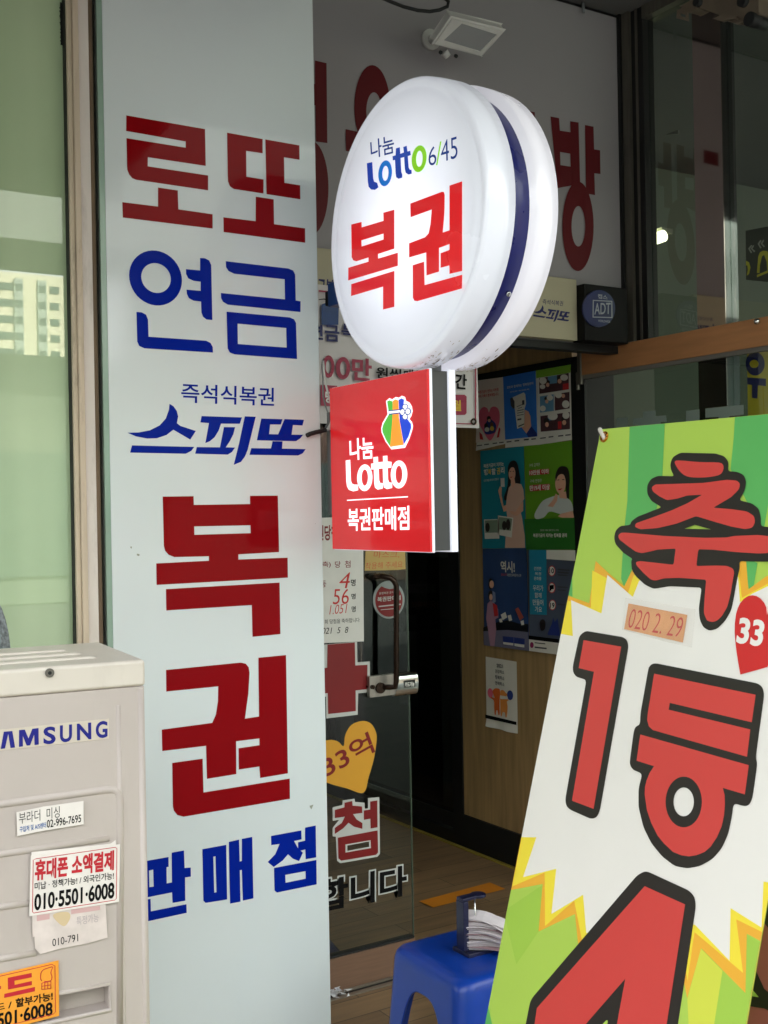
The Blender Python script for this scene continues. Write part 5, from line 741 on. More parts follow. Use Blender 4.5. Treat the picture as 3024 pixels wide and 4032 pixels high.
for q in ([[(-0.3894,-0.3017),(-0.2435,-0.3012),(-0.0648,-0.3006)]][0], [[(-0.3907,-0.3851),(-0.2449,-0.3874),(-0.194,-0.3883)]][0], [[(-0.3921,-0.4684),(-0.2464,-0.4721),(-0.1885,-0.472)]][0]): ridge(q, .007, .0032)
q = [W3('ACF', a, b, -.001) for a, b in ((hx0 - .002, hz0 - .002), (hx1 + .003, hz0 - .002), (hx1 + .003, hz1 + .003), (hx0 - .002, hz1 + .003))]
g = MB(); g.tube(q + q[:1], .0042, beige, 8); g.build('recess_rim', AC)
g = MB(); g.pbox('ACF', -.925, .0025, -.0460, 0, -.335, .0025, beige_l); g.build('lid', AC, bevel=.007, seg=4)
for k, y in enumerate((-.075, -.145, -.215)): g = MB(); g.tube([W3('ACF', -.85, -.001, y), W3('ACF', -.075 - .012 * k, -.001, y), W3('ACF', -.065 - .012 * k, -.003, y)], .0052, beige_l, 8); g.build('lid_rib', AC)
sp_ = [[(-0.1598,-0.0103),(-0.1561,-0.0105)]][0]
g = MB(); g.cyl(W3('ACF', *sp_[0], .002), W3('ACF', *sp_[0], .006), .0075, M('steel_screw', (120, 116, 110), .35, metal=.8)); g.cyl(W3('ACF', *sp_[0], .006), W3('ACF', *sp_[0], .0065), .003, blackrub); g.build('screw', AC)
for u_ in (-.9, -.1): g = MB(); g.pbox('ACF', u_, u_ + .08, BOT - .06, BOT - .0002, -.30, -.03, beige); g.build('foot', AC)
g = MB(); g.flat('ACF', [[(-0.2871,-0.0975),(-0.0617,-0.0962),(-0.0625,-0.1304),(-0.2877,-0.1316)]], M('logo_plate', (206, 196, 182), .35, noise=.02), .0006, .0006); lp = g.build('logo_plate', AC)
g = MB(); lbm = M('logo_blue', (12, 18, 128), .35, noise=0); g.flat('ACF', [[(-0.2398,-0.1288),(-0.2343,-0.1011),(-0.2209,-0.1012),(-0.217,-0.1288),(-0.2243,-0.1289),(-0.2274,-0.1055),(-0.233,-0.1286)]], lbm, .0018); g.flat('ACF', [[(-0.2101,-0.1008),(-0.201,-0.101),(-0.1954,-0.116),(-0.1889,-0.1008),(-0.1789,-0.1006),(-0.179,-0.128),(-0.1859,-0.1281),(-0.1862,-0.1108),(-0.1929,-0.1278),(-0.1985,-0.1278),(-0.2044,-0.1111),(-0.2044,-0.1284),(-0.2109,-0.1286)]], lbm, .0018)
for ch, q in (('S', [[(-0.268,-0.1003),(-0.2487,-0.1005),(-0.2685,-0.129)]]), ('S', [[(-0.1711,-0.0998),(-0.151,-0.1003),(-0.1716,-0.1288)]]), ('U', [[(-0.1441,-0.0998),(-0.1241,-0.0999),(-0.1446,-0.1286)]]), ('N', [[(-0.1161,-0.0997),(-0.0921,-0.0999),(-0.1163,-0.1277)]]), ('G', [[(-0.0844,-0.0991),(-0.0644,-0.0995),(-0.0849,-0.1278)]])): g.text(ch, 'ACF', q, lbm, .0018, .03)
g.build('lettering', lp)
stk = M('sticker_paper', (228, 222, 218), .55, noise=.05, scale=20); srd = M('sticker_red', (188, 28, 44), .5, noise=0); sbl = M('sticker_blue', (50, 96, 160), .5, noise=0)
g = MB(); g.flat('ACF', [[(-0.217,-0.2348),(-0.174,-0.231),(-0.1079,-0.2301),(-0.1084,-0.2694),(-0.1747,-0.271),(-0.2165,-0.2738)]], stk, .004, .0004); s1 = g.build('sticker', AC)
g = MB(); g.text('부라더  미싱', 'ACF', [[(-0.2133,-0.236),(-0.1475,-0.2336),(-0.2134,-0.2546)]], black_t, .0048, -.002); g.text('02-996-7695', 'ACF', [[(-0.1688,-0.254),(-0.1124,-0.2519),(-0.1689,-0.2672)]], black_t, .0048, .012); g.text('구입처 및 A/S센터', 'ACF', [[(-0.2126,-0.259),(-0.1702,-0.257),(-0.2126,-0.2685)]], sbl, .0048, .02); g.build('lettering', s1)
g = MB(); g.flat('ACF', [[(-0.1945,-0.401),(-0.074,-0.4052),(-0.0714,-0.4672),(-0.104,-0.4707),(-0.1502,-0.4711),(-0.183,-0.4744),(-0.1915,-0.4626),(-0.1915,-0.444),(-0.1949,-0.4442)]], M('torn_sticker', (214, 202, 198), .6, noise=.12, scale=30), .0032, .0004); s3 = g.build('sticker', AC)
g = MB(); g.text('010-791', 'ACF', [[(-0.1632,-0.4527),(-0.1209,-0.4517),(-0.1631,-0.4652)]], black_t, .004, .0); g.text('특정가능', 'ACF', [[(-0.1229,-0.4231),(-0.0861,-0.4232),(-0.1228,-0.4375)]], M('faded_print', (176, 164, 168), .6), .004, .0)
for L in [[(-0.1874,-0.4093),(-0.1666,-0.4102),(-0.1668,-0.4191),(-0.1876,-0.419)],[(-0.1315,-0.4091),(-0.0832,-0.4109),(-0.0833,-0.4182),(-0.1316,-0.4171)]]: g.flat('ACF', [L], M('faded_pink', (206, 168, 168), .6), .0038)
g.flat('ACF', [sm([[(-0.1615,-0.4138),(-0.1492,-0.4105),(-0.1351,-0.4138),(-0.1335,-0.424),(-0.1425,-0.4349),(-0.153,-0.4277)]][0])], M('faded_yellow', (208, 186, 150), .6), .0038); g.build('lettering', s3)
g = MB(); g.flat('ACF', [[(-0.1942,-0.3036),(-0.0759,-0.3085),(-0.0631,-0.3085),(-0.0594,-0.3063),(-0.0548,-0.3038),(-0.0541,-0.3135),(-0.0546,-0.3243),(-0.1945,-0.3213)]], stk, .0034, .0003); g.flat('ACF', [[(-0.1955,-0.3091),(-0.0476,-0.3115),(-0.051,-0.4094),(-0.1998,-0.4082)]], stk, .0046, .0005); s2 = g.build('sticker', AC)
g = MB(); g.text('휴대폰 소액결제', 'ACF', [[(-0.1889,-0.3172),(-0.0578,-0.3198),(-0.1902,-0.3514)]], srd, .0056, .038); g.text('미납 · 정책가능! / 외국인가능!', 'ACF', [[(-0.1903,-0.3542),(-0.0592,-0.3569),(-0.1905,-0.3666)]], black_t, .0056, .014); g.text('010·5501·6008', 'ACF', [[(-0.1909,-0.3729),(-0.0584,-0.3738),(-0.1918,-0.4007)]], black_t, .0056, .03)
fr_ = [[(-0.1875,-0.3153),(-0.0559,-0.3156),(-0.0532,-0.3181),(-0.0557,-0.4028),(-0.0585,-0.4051),(-0.1925,-0.404),(-0.1945,-0.4018),(-0.1919,-0.3167),(-0.1875,-0.3153)]][0]; g.tube([W3('ACF', a, b, .0052) for a, b in fr_], .0006, srd, 5); g.build('lettering', s2)
g = MB(); g.flat('ACF', [[(-0.3291,-0.4979),(-0.1535,-0.4898),(-0.1543,-0.5822),(-0.3306,-0.5917)]], M('orange_sticker', (238, 158, 48), .5, noise=.04), .004, .0005); s4 = g.build('sticker', AC)
g = MB(); g.flat('ACF', [[(-0.2355,-0.5026),(-0.1976,-0.5021),(-0.1974,-0.5092),(-0.2251,-0.5096),(-0.2249,-0.5163),(-0.1975,-0.5154),(-0.1975,-0.5221),(-0.2354,-0.5219)]], srd, .005); g.flat('ACF', [[(-0.2414,-0.5277),(-0.1926,-0.5261),(-0.193,-0.5333),(-0.2416,-0.5343)]], srd, .005); g.text('카', 'ACF', [[(-0.2966,-0.5026),(-0.246,-0.5014),(-0.2972,-0.5353)]], srd, .005, .04); g.text('할부가능!', 'ACF', [[(-0.2239,-0.5393),(-0.1642,-0.5391),(-0.2238,-0.5541)]], black_t, .005, .03); g.text('카드 /', 'ACF', [[(-0.2726,-0.5413),(-0.2298,-0.5406),(-0.2728,-0.5543)]], black_t, .005, .02); g.text('5501·6008', 'ACF', [[(-0.2645,-0.5574),(-0.1646,-0.5558),(-0.2649,-0.5807)]], black_t, .005, .03)
gr_ = [[(-0.1816,-0.5221),(-0.1668,-0.5218),(-0.1671,-0.5343),(-0.1818,-0.5327)]][0]
for a in range(4): g.tube([W3('ACF', gr_[0][0] + (gr_[1][0] - gr_[0][0]) * a / 3, gr_[0][1] + (gr_[1][1] - gr_[0][1]) * a / 3, .0048), W3('ACF', gr_[3][0] + (gr_[2][0] - gr_[3][0]) * a / 3, gr_[3][1] + (gr_[2][1] - gr_[3][1]) * a / 3, .0048)], .0006, srd, 4)
for a in range(3): g.tube([W3('ACF', gr_[0][0], gr_[0][1] + (gr_[3][1] - gr_[0][1]) * a / 2, .0048), W3('ACF', gr_[1][0], gr_[1][1] + (gr_[2][1] - gr_[1][1]) * a / 2, .0048)], .0006, srd, 4)
cr_ = [[(-0.1816,-0.5186),(-0.1831,-0.5076),(-0.1795,-0.5012),(-0.1717,-0.4992),(-0.1638,-0.4989),(-0.1666,-0.5073),(-0.165,-0.5147),(-0.1677,-0.5213)]][0]; g.tube([W3('ACF', a, b, .0048) for a, b in sm(cr_, 3)], .0007, srd, 4)
f4 = [[(-0.3129,-0.5002),(-0.1646,-0.4943),(-0.1598,-0.4979),(-0.1604,-0.5745),(-0.1643,-0.5772),(-0.3143,-0.5834)]][0]; g.tube([W3('ACF', a, b, .0048) for a, b in f4], .0006, srd, 5); g.build('lettering', s4)
# knitted bundle behind the unit
kn = M('grey_knit', (120, 128, 132), .95, noise=.6, scale=120, bump=.8); g = MB(); kc = Vector([(.6203,2.5,1.2762)][0]); V = []; F = []; n1, n2 = 20, 14
for i in range(n2 + 1):
    for j in range(n1):
        ph = math.pi * i / n2; th = 2 * math.pi * j / n1; rr = 1 + .04 * math.sin(9 * th) * math.sin(ph)
        V.append(kc + Vector((.046 * math.sin(ph) * math.cos(th) * rr - .02, .04 * math.sin(ph) * math.sin(th) * rr, .15 * math.cos(ph) - .03)))
for i in range(n2):
    for j in range(n1): F.append((i * n1 + j, (i + 1) * n1 + j, (i + 1) * n1 + (j + 1) % n1, i * n1 + (j + 1) % n1))
g.idx(V, F, kn, True); tag(g.build('knitted_bundle'), 'grey and white knitted bundle behind the beige outdoor unit at the left edge', 'knitwear')
# ---------------------------------------------------------------- blue plastic stool
ST = thing('plastic_stool', (1.73, 2.33, 0.002), 'blue moulded plastic stool with arched legs between the pillar and the green banner', 'stool')
blp_ = M('blue_plastic', (8, 58, 156), .32, noise=.04, scale=20, bump=.03)
def sqp(hw, r, k):  # rounded square, k samples per side incl. corner; returns list of (x,y,side,local)
    out = []
    for s in range(4):
        ca, sa = math.cos(s * math.pi / 2), math.sin(s * math.pi / 2)
        for i in range(k):
            t = -1 + 2 * i / k; a = t
            x = hw; y = a * hw
            lim = hw - r
            if abs(y) > lim:  # round the corner
                ang = (abs(y) - lim) / r * math.pi / 4
                x = hw - r + r * math.cos(ang); y = math.copysign(lim + r * math.sin(ang), y)
            out.append((x * ca - y * sa, x * sa + y * ca, s, a))
    return out
K = 44; HT = .448; aw = .66; ah = .378
prof = [(z / 14 * (HT - .022), .186 - (.186 - .153) * (z / 14) ** .9) for z in range(15)] + [(HT - .012, .1505), (HT - .004, .145), (HT, .136), (HT - .001, .11), (HT - .0035, .06), (HT - .004, .02), (HT - .004, .0006)]
g = MB(); V = []; cols = 4 * K
for j, (z, hw) in enumerate(prof):
    ring = sqp(hw, min(.038, hw * .98), K)
    for (x, y, s_, a) in ring:
        zz = z
        if j < 15 and abs(a) < aw:
            zb = ah * (1 - (abs(a) / aw) ** 3.2) ** (1 / 2.2); top = HT - .022; zz = zb + (top - zb) * (j / 14)
            f_ = zz / (HT - .022); hw2 = .186 - (.186 - .153) * f_ ** .9; x, y = x / hw * hw2, y / hw * hw2
        V.append(Vector((1.73 + x, 2.33 + y, .002 + zz)))
F = []
for j in range(len(prof) - 1):
    for i in range(cols): F.append((j * cols + i, j * cols + (i + 1) % cols, (j + 1) * cols + (i + 1) % cols, (j + 1) * cols + i))
g.idx(V, F, blp_, True); g.build('moulded_shell', ST, solid=-.005)
# receipt spike with papers on the stool
RS = thing('receipt_spike', (1.70, 2.33, .4475), 'dark blue receipt spike stand holding a fan of white slips on the blue stool', 'receipt spike')
dnv = M('navy_stand', (22, 26, 58), .35, noise=.05)
bx, by, bz = 1.700, 2.335, .4485
g = MB(); g.box(bx - .012, bx + .085, by - .035, by + .035, bz, bz + .012, dnv); g.build('base', RS, bevel=.003)
g = MB(); g.box(bx - .012, bx + .004, by - .016, by + .016, bz + .0122, bz + .135, dnv); g.build('post', RS, bevel=.002)
g = MB(); g.box(bx - .012, bx + .055, by - .014, by + .014, bz + .1352, bz + .143, dnv); g.cyl((bx + .045, by, bz + .1354), (bx + .045, by, bz + .1428), .02, dnv, 20); g.build('arm', RS, bevel=.002)
g = MB(); g.cyl((bx + .035, by, bz + .0122), (bx + .035, by, bz + .1351), .0016, chrome, 8); g.build('needle', RS)
pap = M('slip_paper', (226, 218, 222), .7, noise=.08, scale=40); pap2 = M('slip_paper_edge', (170, 140, 146), .7)
SL = thing('receipt_slips', (bx + .05, by, bz + .014), 'fanned stack of white lottery slips skewered on the spike stand', 'paper slips')
random.seed(3)
g = MB()
for k in range(30):
    z = bz + .015 + k * .0026; a = math.radians(-36 + random.uniform(-11, 11)); L_ = .135 + random.uniform(-.02, .012); w2 = .034 + random.uniform(-.005, .004); pc = Vector((bx + .035 + random.uniform(-.003, .003), by + random.uniform(-.003, .003), 0)); dx = Vector((math.cos(a), math.sin(a), 0)); dy = Vector((-math.sin(a), math.cos(a), 0))
    rows = []; dr_ = random.uniform(.6, 1.5); tw = random.uniform(-.004, .004)
    for i in range(10):
        s = -.026 + L_ * i / 9; sag = -(max(0, s) / .10) ** 2 * (.006 + k * .0010) * dr_
        rows.append([pc + dx * s + dy * w2 * e + Vector((0, 0, max(bz + .0015 + .0004 * k, z + sag + e * tw * max(0, s) / .1))) for e in (-1, 1)])
    for i in range(9): g.face([rows[i][0], rows[i + 1][0], rows[i + 1][1], rows[i][1]], pap2 if k % 6 == 3 else pap)
sl_ = g.build('slips', SL, solid=.0004)
# ---------------------------------------------------------------- green banner on its stand
BN = thing('standing_banner', (1.2, 1.4, .0), 'tall leaning lime and white banner with fat red letters outlined in black', 'banner')
def ban(n, c): return M(n, c, .42, noise=.025, scale=4, bump=.35)
lime = ban('banner_lime', (172, 206, 84)); dgr = ban('banner_green', (92, 178, 94)); org = ban('banner_orange', (236, 176, 54)); yel = ban('banner_yellow', (242, 222, 62)); wht = ban('banner_white', (234, 232, 226)); bred = ban('banner_red', (206, 66, 62)); blk = ban('banner_black', (34, 30, 28)); lim2 = ban('banner_leaf', (160, 200, 74)); ylg = ban('banner_yellow_green', (208, 216, 74))
g = MB(); N = 16; V = []; F = []
for i in range(13):
    for j in range(31):
        V.append(W3('BAN', .6 * i / 12, -1.75 * j / 30, -.002))
for i in range(12):
    for j in range(30): F.append((i * 31 + j, i * 31 + j + 1, (i + 1) * 31 + j + 1, (i + 1) * 31 + j))
g.idx(V, F, lime, True); g.build('cloth', BN)
def clipw(loops, a=.0003, b=.5997, lo=-1.75, hi=-.0006):
    out = []
    for L in loops:
        for ax, lim, sgn in ((0, a, 1), (0, b, -1), (1, lo, 1), (1, hi, -1)):
            R_ = []
            for i in range(len(L)):
                p, q = L[i], L[(i + 1) % len(L)]; dp, dq = (p[ax] - lim) * sgn, (q[ax] - lim) * sgn
                if dp >= 0: R_.append(p)
                if dp * dq < 0: t = dp / (dp - dq); R_.append((p[0] + (q[0] - p[0]) * t, p[1] + (q[1] - p[1]) * t))
            L = R_
            if len(L) < 3: break
        if len(L) >= 3: out.append(L)
    return out
g = MB()
def bf(loops, mat, lift):
    c = clipw(loops)
    if c: g.flat('BAN', c, mat, lift)
bf([[(.082,.0213),(.1825,.0144),(.2059,-0.0998),(.2066,-0.1713),(.1973,-0.2284),(.1704,-0.2696),(.1608,-0.3046),(.1459,-0.2882),(.1288,-0.2015),(.1217,-0.1426)]], dgr, 0)
bf([[(.3568,.0131),(.4515,.006),(.4673,-0.0925),(.4674,-0.1433),(.4676,-0.1938),(.4281,-0.1535),(.371,-0.0899),(.3651,-0.0361)]], dgr, 0)
bf([[(.4334,-0.233),(.4668,-0.2441),(.4673,-0.2841),(.4591,-0.2872),(.4444,-0.2579)]], dgr, 0)
bf([[(-0.0057,-0.2973),(-0.0021,-0.2847),(.0135,-0.3312),(-0.0035,-0.3278)]], dgr, 0)
bf([[(-0.0091,-0.9363),(.0891,-0.8557),(.1036,-0.9328),(.063,-1.0057),(.0049,-0.9584)]], lim2, 0); bf([[(.4919,-0.8315),(.5407,-0.8473),(.5428,-0.9442),(.5003,-0.9613),(.4756,-0.9184)]], ylg, 0); bf([[(-0.0064,-1.0976),(.0441,-1.1524),(-0.0039,-1.1719)]], dgr, 0); bf([[(.5728,-0.7875),(.6001,-0.7861),(.5887,-0.8253)]], lim2, .0001)
bf([[(.1192,-0.9214),(.1945,-0.8756),(.213,-0.9184),(.1392,-1.0148),(.1111,-0.9967)]], lime, .0001)
# burst layers: orange under yellow under white
bf([[(-0.0453,-0.3252),(-0.005,-0.3295),(.068,-0.3394),(.063,-0.259),(.1064,-0.2794),(.1585,-0.3013),(.1738,-0.2666),(.2302,-0.2273),(.3605,-0.2227),(.4247,-0.2423),(.4425,-0.2427),(.4576,-0.2868),(.4874,-0.2655),(.5324,-0.241),(.6753,-0.8833),(-0.0215,-1.1625)]], org, .0006)
bf([[(-0.041,-0.3383),(-0.004,-0.3389),(.0756,-0.3471),(.0586,-0.2772),(.1057,-0.2895),(.1729,-0.3118),(.1782,-0.282),(.2102,-0.2449),(.3644,-0.2384),(.4256,-0.2461),(.4476,-0.301),(.5354,-0.2542),(.6753,-0.8833),(-0.0215,-1.1625)]], yel, .0012)
bf([[(-0.03,-0.4039),(.0386,-0.4047),(.0116,-0.3377),(.1097,-0.3551),(.1057,-0.2833),(.1878,-0.3187),(.1966,-0.2895),(.2408,-0.2659),(.3696,-0.2592),(.4317,-0.2687),(.4453,-0.3083),(.4677,-0.2931),(.5367,-0.2602),(.6753,-0.8833),(-0.0215,-1.1625)]], wht, .0018)

g.build('print_ground', BN)
g = MB()
# lower burst: lime comes back over the white
bf([[(-0.0803,-0.8072),(.001,-0.7919),(.0453,-0.7805),(.0286,-0.8585),(.1196,-0.8175),(.1299,-0.8943),(.2043,-0.8383),(.2308,-0.895),(.2751,-0.8651),(.4434,-0.8111),(.4712,-0.8035),(.5499,-0.8299),(.5347,-0.7588),(.5973,-0.7668),(.5867,-0.7049),(.6143,-0.7009),(.6636,-0.9192),(-0.0282,-1.2081)]], yel, .0024)
bf([[(-0.0803,-0.8072),(.001,-0.7919),(.0016,-0.8836),(.0889,-0.8332),(.1189,-0.919),(.1843,-0.8545),(.2231,-0.909),(.2783,-0.8759),(.4494,-0.8337),(.4761,-0.8858),(.4731,-0.814),(.5786,-0.8372),(.5492,-0.7707),(.6307,-0.7734),(.6636,-0.9192),(-0.0282,-1.2081)]], org, .0030)
bf([[(-0.0467,-0.9005),(-0.0007,-0.891),(.09,-0.8532),(.1039,-0.9337),(.1932,-0.8745),(.2153,-0.9176),(.2831,-0.892),(.4453,-0.8487),(.4819,-0.9097),(.4919,-0.8315),(.5893,-0.8616),(.5735,-0.7834),(.6338,-0.7872),(.6636,-0.9192),(-0.0282,-1.2081)]], lime, .0036)
bf([[(-0.0101,-0.9333),(.0891,-0.8557),(.1039,-0.9337),(.0589,-1.0072),(.0141,-0.9587)]], lim2, .0042); bf([[(.492,-0.832),(.5408,-0.8478),(.5428,-0.9442),(.5003,-0.9613),(.4828,-0.9104)]], ylg, .0042); bf([[(-0.0064,-1.0976),(.0441,-1.1524),(-0.0039,-1.1719)]], dgr, .0042); bf([[(.5408,-0.8478),(.5894,-0.8618),(.5738,-0.7846),(.6002,-0.7865),(.6103,-0.9169),(.5435,-0.9439)]], lim2, .0040)
g.build('print_burst', BN)
g = MB()
ci = [[(.2435,-0.0573),(.3314,-0.0622),(.353,-0.0679),(.3651,-0.0777),(.3676,-0.0938),(.3901,-0.0957),(.4054,-0.1013),(.4128,-0.1119),(.4134,-0.1276),(.405,-0.1432),(.4337,-0.1484),(.4509,-0.1573),(.4584,-0.1712),(.4613,-0.1851),(.4888,-0.1871),(.5045,-0.193),(.5147,-0.2382),(.4851,-0.2413),(.4289,-0.2429),(.4328,-0.2534),(.4312,-0.2738),(.4316,-0.2967),(.4309,-0.322),(.4217,-0.3406),(.4077,-0.3546),(.3912,-0.3596),(.3757,-0.3552),(.3647,-0.3433),(.3579,-0.3255),(.3558,-0.291),(.2783,-0.2935),(.2575,-0.2976),(.2401,-0.3007),(.2159,-0.2953),(.1867,-0.2816),(.1729,-0.2709),(.1659,-0.254),(.1694,-0.251),(.1401,-0.2406),(.1133,-0.2255),(.1058,-0.2139),(.106,-0.2005),(.1169,-0.1914),(.1451,-0.1886),(.1454,-0.1821),(.1604,-0.1732),(.221,-0.1555),(.1908,-0.1442),(.1757,-0.1311),(.1708,-0.1151),(.1775,-0.1036),(.195,-0.0981),(.2386,-0.0996),(.2276,-0.0889),(.2221,-0.0773),(.2252,-0.0646)],[(.2889,-0.1929),(.3127,-0.1857),(.3529,-0.1927)]]
g.flat('BAN', [rc(ci[0]), ci[1]], blk, .0048)
g.flat('BAN', [rc(q, .008) for q in [[(.059,-0.4017),(.0749,-0.3912),(.1837,-0.3916),(.1957,-0.396),(.2021,-0.4065),(.2078,-0.6941),(.2027,-0.7061),(.1891,-0.7121),(.1273,-0.7104),(.1148,-0.7063),(.1088,-0.6964),(.1043,-0.4792),(.0731,-0.4777),(.0614,-0.471),(.0569,-0.4598)]]], blk, .0048)
g.flat('BAN', [rc([[(.2648,-0.4347),(.2694,-0.4295),(.2786,-0.4265),(.5124,-0.4283),(.5229,-0.4328),(.5284,-0.4427),(.5332,-0.5375),(.5383,-0.5447),(.5405,-0.5955),(.5369,-0.6067),(.5284,-0.611),(.5054,-0.6112),(.5071,-0.629),(.5059,-0.6575),(.4985,-0.6805),(.4837,-0.701),(.4609,-0.718),(.4359,-0.7285),(.4085,-0.7326),(.3776,-0.7263),(.3475,-0.7129),(.3229,-0.6937),(.3023,-0.6652),(.294,-0.6358),(.2965,-0.6104),(.2711,-0.609),(.2613,-0.6017),(.2596,-0.5901),(.2563,-0.5452),(.2592,-0.5379),(.2691,-0.5328),(.2647,-0.5142),(.2639,-0.4388)]][0], .008), ell(.4022,-0.6331,.0221,.0051,.0056,-0.0215)], blk, .0048)
g.flat('BAN', [rc(q, .008) for q in [[(.3282,-0.7698),(.3431,-0.7592),(.3535,-0.7574),(.4479,-0.7591),(.4612,-0.7647),(.467,-0.7765),(.474,-0.972),(.4709,-1.005),(.1146,-1.1546),(.1178,-1.0904),(.1182,-1.0506),(.1252,-1.0386)],[(.3223,-1.0007),(.3241,-1.061),(.2477,-1.0929)]]], blk, .0048); g.build('letter_outline', BN)
g = MB()
g.flat('BAN', [sm([[(.2336,-0.0734),(.2452,-0.0715),(.2972,-0.076),(.3428,-0.0783),(.3543,-0.0835),(.3564,-0.0922),(.3482,-0.1001),(.3156,-0.1034),(.2768,-0.1018),(.2551,-0.0938),(.24,-0.0821)]][0], 3)], bred, .0056)
g.flat('BAN', [rc(q, .004, 3) for q in [[(.184,-0.1196),(.193,-0.1139),(.2562,-0.1135),(.3142,-0.113),(.3683,-0.1085),(.3919,-0.1102),(.4008,-0.1157),(.4006,-0.1248),(.3862,-0.1379),(.3492,-0.1559),(.3947,-0.1584),(.4267,-0.1618),(.4435,-0.1689),(.4486,-0.179),(.4447,-0.188),(.4302,-0.1908),(.3981,-0.1871),(.3608,-0.1803),(.3119,-0.1707),(.2671,-0.1845),(.2209,-0.1932),(.1755,-0.1964),(.1592,-0.1921),(.1596,-0.1857),(.1915,-0.1772),(.2489,-0.1611),(.2851,-0.1484),(.3176,-0.1335),(.2815,-0.1346),(.2573,-0.1401),(.2319,-0.1428),(.2094,-0.1356),(.1903,-0.1269)]]], bred, .0056)
g.flat('BAN', [rc(q, .004, 3) for q in [[(.1167,-0.2091),(.1228,-0.204),(.1382,-0.2033),(.241,-0.2068),(.3419,-0.2074),(.3921,-0.2055),(.4088,-0.2024),(.4591,-0.1996),(.4888,-0.2013),(.4974,-0.208),(.497,-0.2229),(.4852,-0.2278),(.466,-0.2291),(.4152,-0.2286),(.3687,-0.2267),(.3321,-0.2272),(.3345,-0.2557),(.3788,-0.2527),(.4034,-0.2518),(.4182,-0.2554),(.4231,-0.2615),(.4228,-0.2743),(.4232,-0.2973),(.4213,-0.3178),(.413,-0.3337),(.4045,-0.3417),(.3947,-0.3451),(.3818,-0.3438),(.3717,-0.3322),(.3676,-0.3091),(.3632,-0.2772),(.2995,-0.2778),(.261,-0.2809),(.2422,-0.2861),(.2297,-0.2855),(.206,-0.2748),(.1832,-0.2618),(.1795,-0.2563),(.1916,-0.2537),(.279,-0.2563),(.277,-0.2279),(.2314,-0.2315),(.2079,-0.2366),(.1919,-0.2395),(.1741,-0.2373),(.1447,-0.2259),(.1219,-0.2164)]]], bred, .0056)
g.flat('BAN', [[(.0746,-0.4087),(.1835,-0.4088),(.1911,-0.694),(.1287,-0.6941),(.1216,-0.4619),(.076,-0.4609)]], bred, .0056); g.flat('BAN', [[(.2807,-0.4442),(.512,-0.4458),(.5138,-0.4874),(.331,-0.4862),(.3314,-0.4976),(.5135,-0.4984),(.5164,-0.5391),(.3028,-0.5364),(.2918,-0.5323),(.2848,-0.5229),(.2832,-0.5112)]], bred, .0056)
g.flat('BAN', [[[(.2744,-0.5489),(.5227,-0.5506),(.525,-0.5938),(.4792,-0.5941),(.4854,-0.6032),(.4893,-0.6166),(.4916,-0.6327),(.4908,-0.6495),(.4853,-0.6674),(.4761,-0.6841),(.4654,-0.6953),(.4505,-0.7041),(.4347,-0.7103),(.4178,-0.7131),(.3997,-0.7129),(.3757,-0.7056),(.3585,-0.6975),(.339,-0.6821),(.3239,-0.6652),(.3117,-0.6423),(.309,-0.6299),(.31,-0.6193),(.314,-0.6054),(.3215,-0.593),(.2771,-0.5927)]][0], ell(.4022,-0.6331,.0394,.0091,.0099,-0.0379)], bred, .0056)
g.flat('BAN', [[(.3504,-0.7808),(.4448,-0.7811),(.4508,-0.96),(.4492,-1.0141),(.1438,-1.1424),(.1421,-1.0808),(.1403,-1.054)],[(.3447,-0.9297),(.3444,-1.0525),(.2166,-1.1059)]], bred, .0056)
g.build('red_letters', BN)
g = MB(); hh_ = [[(.4742,-0.4199),(.4659,-0.4032),(.4579,-0.3862),(.4512,-0.3698),(.4467,-0.3563),(.4437,-0.3417),(.4427,-0.3277),(.4442,-0.3177),(.4477,-0.3091),(.4538,-0.302),(.4614,-0.2973),(.4697,-0.2955),(.4785,-0.2961),(.4879,-0.2994),(.4967,-0.3053),(.5025,-0.3121),(.5069,-0.3237),(.5087,-0.3164),(.5139,-0.3071)]][0]
for L in clipw([hh_ + [[(.5238,-0.3007),(.5362,-0.3014),(.5463,-0.31),(.5513,-0.3238),(.5517,-0.3433),(.543,-0.3677),(.5249,-0.4018)]][0]]): g.flat('BAN', [L], ban('heart_red', (206, 40, 42)), .0056)
g.build('heart', BN)
g = MB(); g.text('33', 'BAN', [[(.4522,-0.3317),(.5066,-0.3322),(.4533,-0.3729)]], wht, .0064, .035); g.build('heart_numbers', BN)
g = MB(); g.flat('BAN', [[(.1814,-0.3311),(.3345,-0.3386),(.3361,-0.3849),(.1826,-0.3774)]], M('peach_note', (220, 158, 104), .6, noise=.1, scale=30), .0062); nt_ = g.build('taped_note', BN)
g = MB(); g.text('020 2. 29', 'BAN', [[(.1894,-0.3395),(.3276,-0.344),(.1923,-0.3736)]], M('pink_marker', (200, 56, 50), .6), .0070, -.01, .2); g.build('lettering', nt_)
g = MB(); tapem = bpy.data.materials.new('clear_tape'); tapem.use_nodes = True
b_ = tapem.node_tree.nodes['Principled BSDF']; b_.inputs['Base Color'].default_value = (.8, .72, .66, 1); b_.inputs['Alpha'].default_value = .12; b_.inputs['Roughness'].default_value = .2
g.flat('BAN', [[(.1709,-0.3216),(.3522,-0.3276),(.3592,-0.3907),(.2899,-0.3878),(.1778,-0.3787)]], tapem, .0078); g.build('clear_tape', nt_)
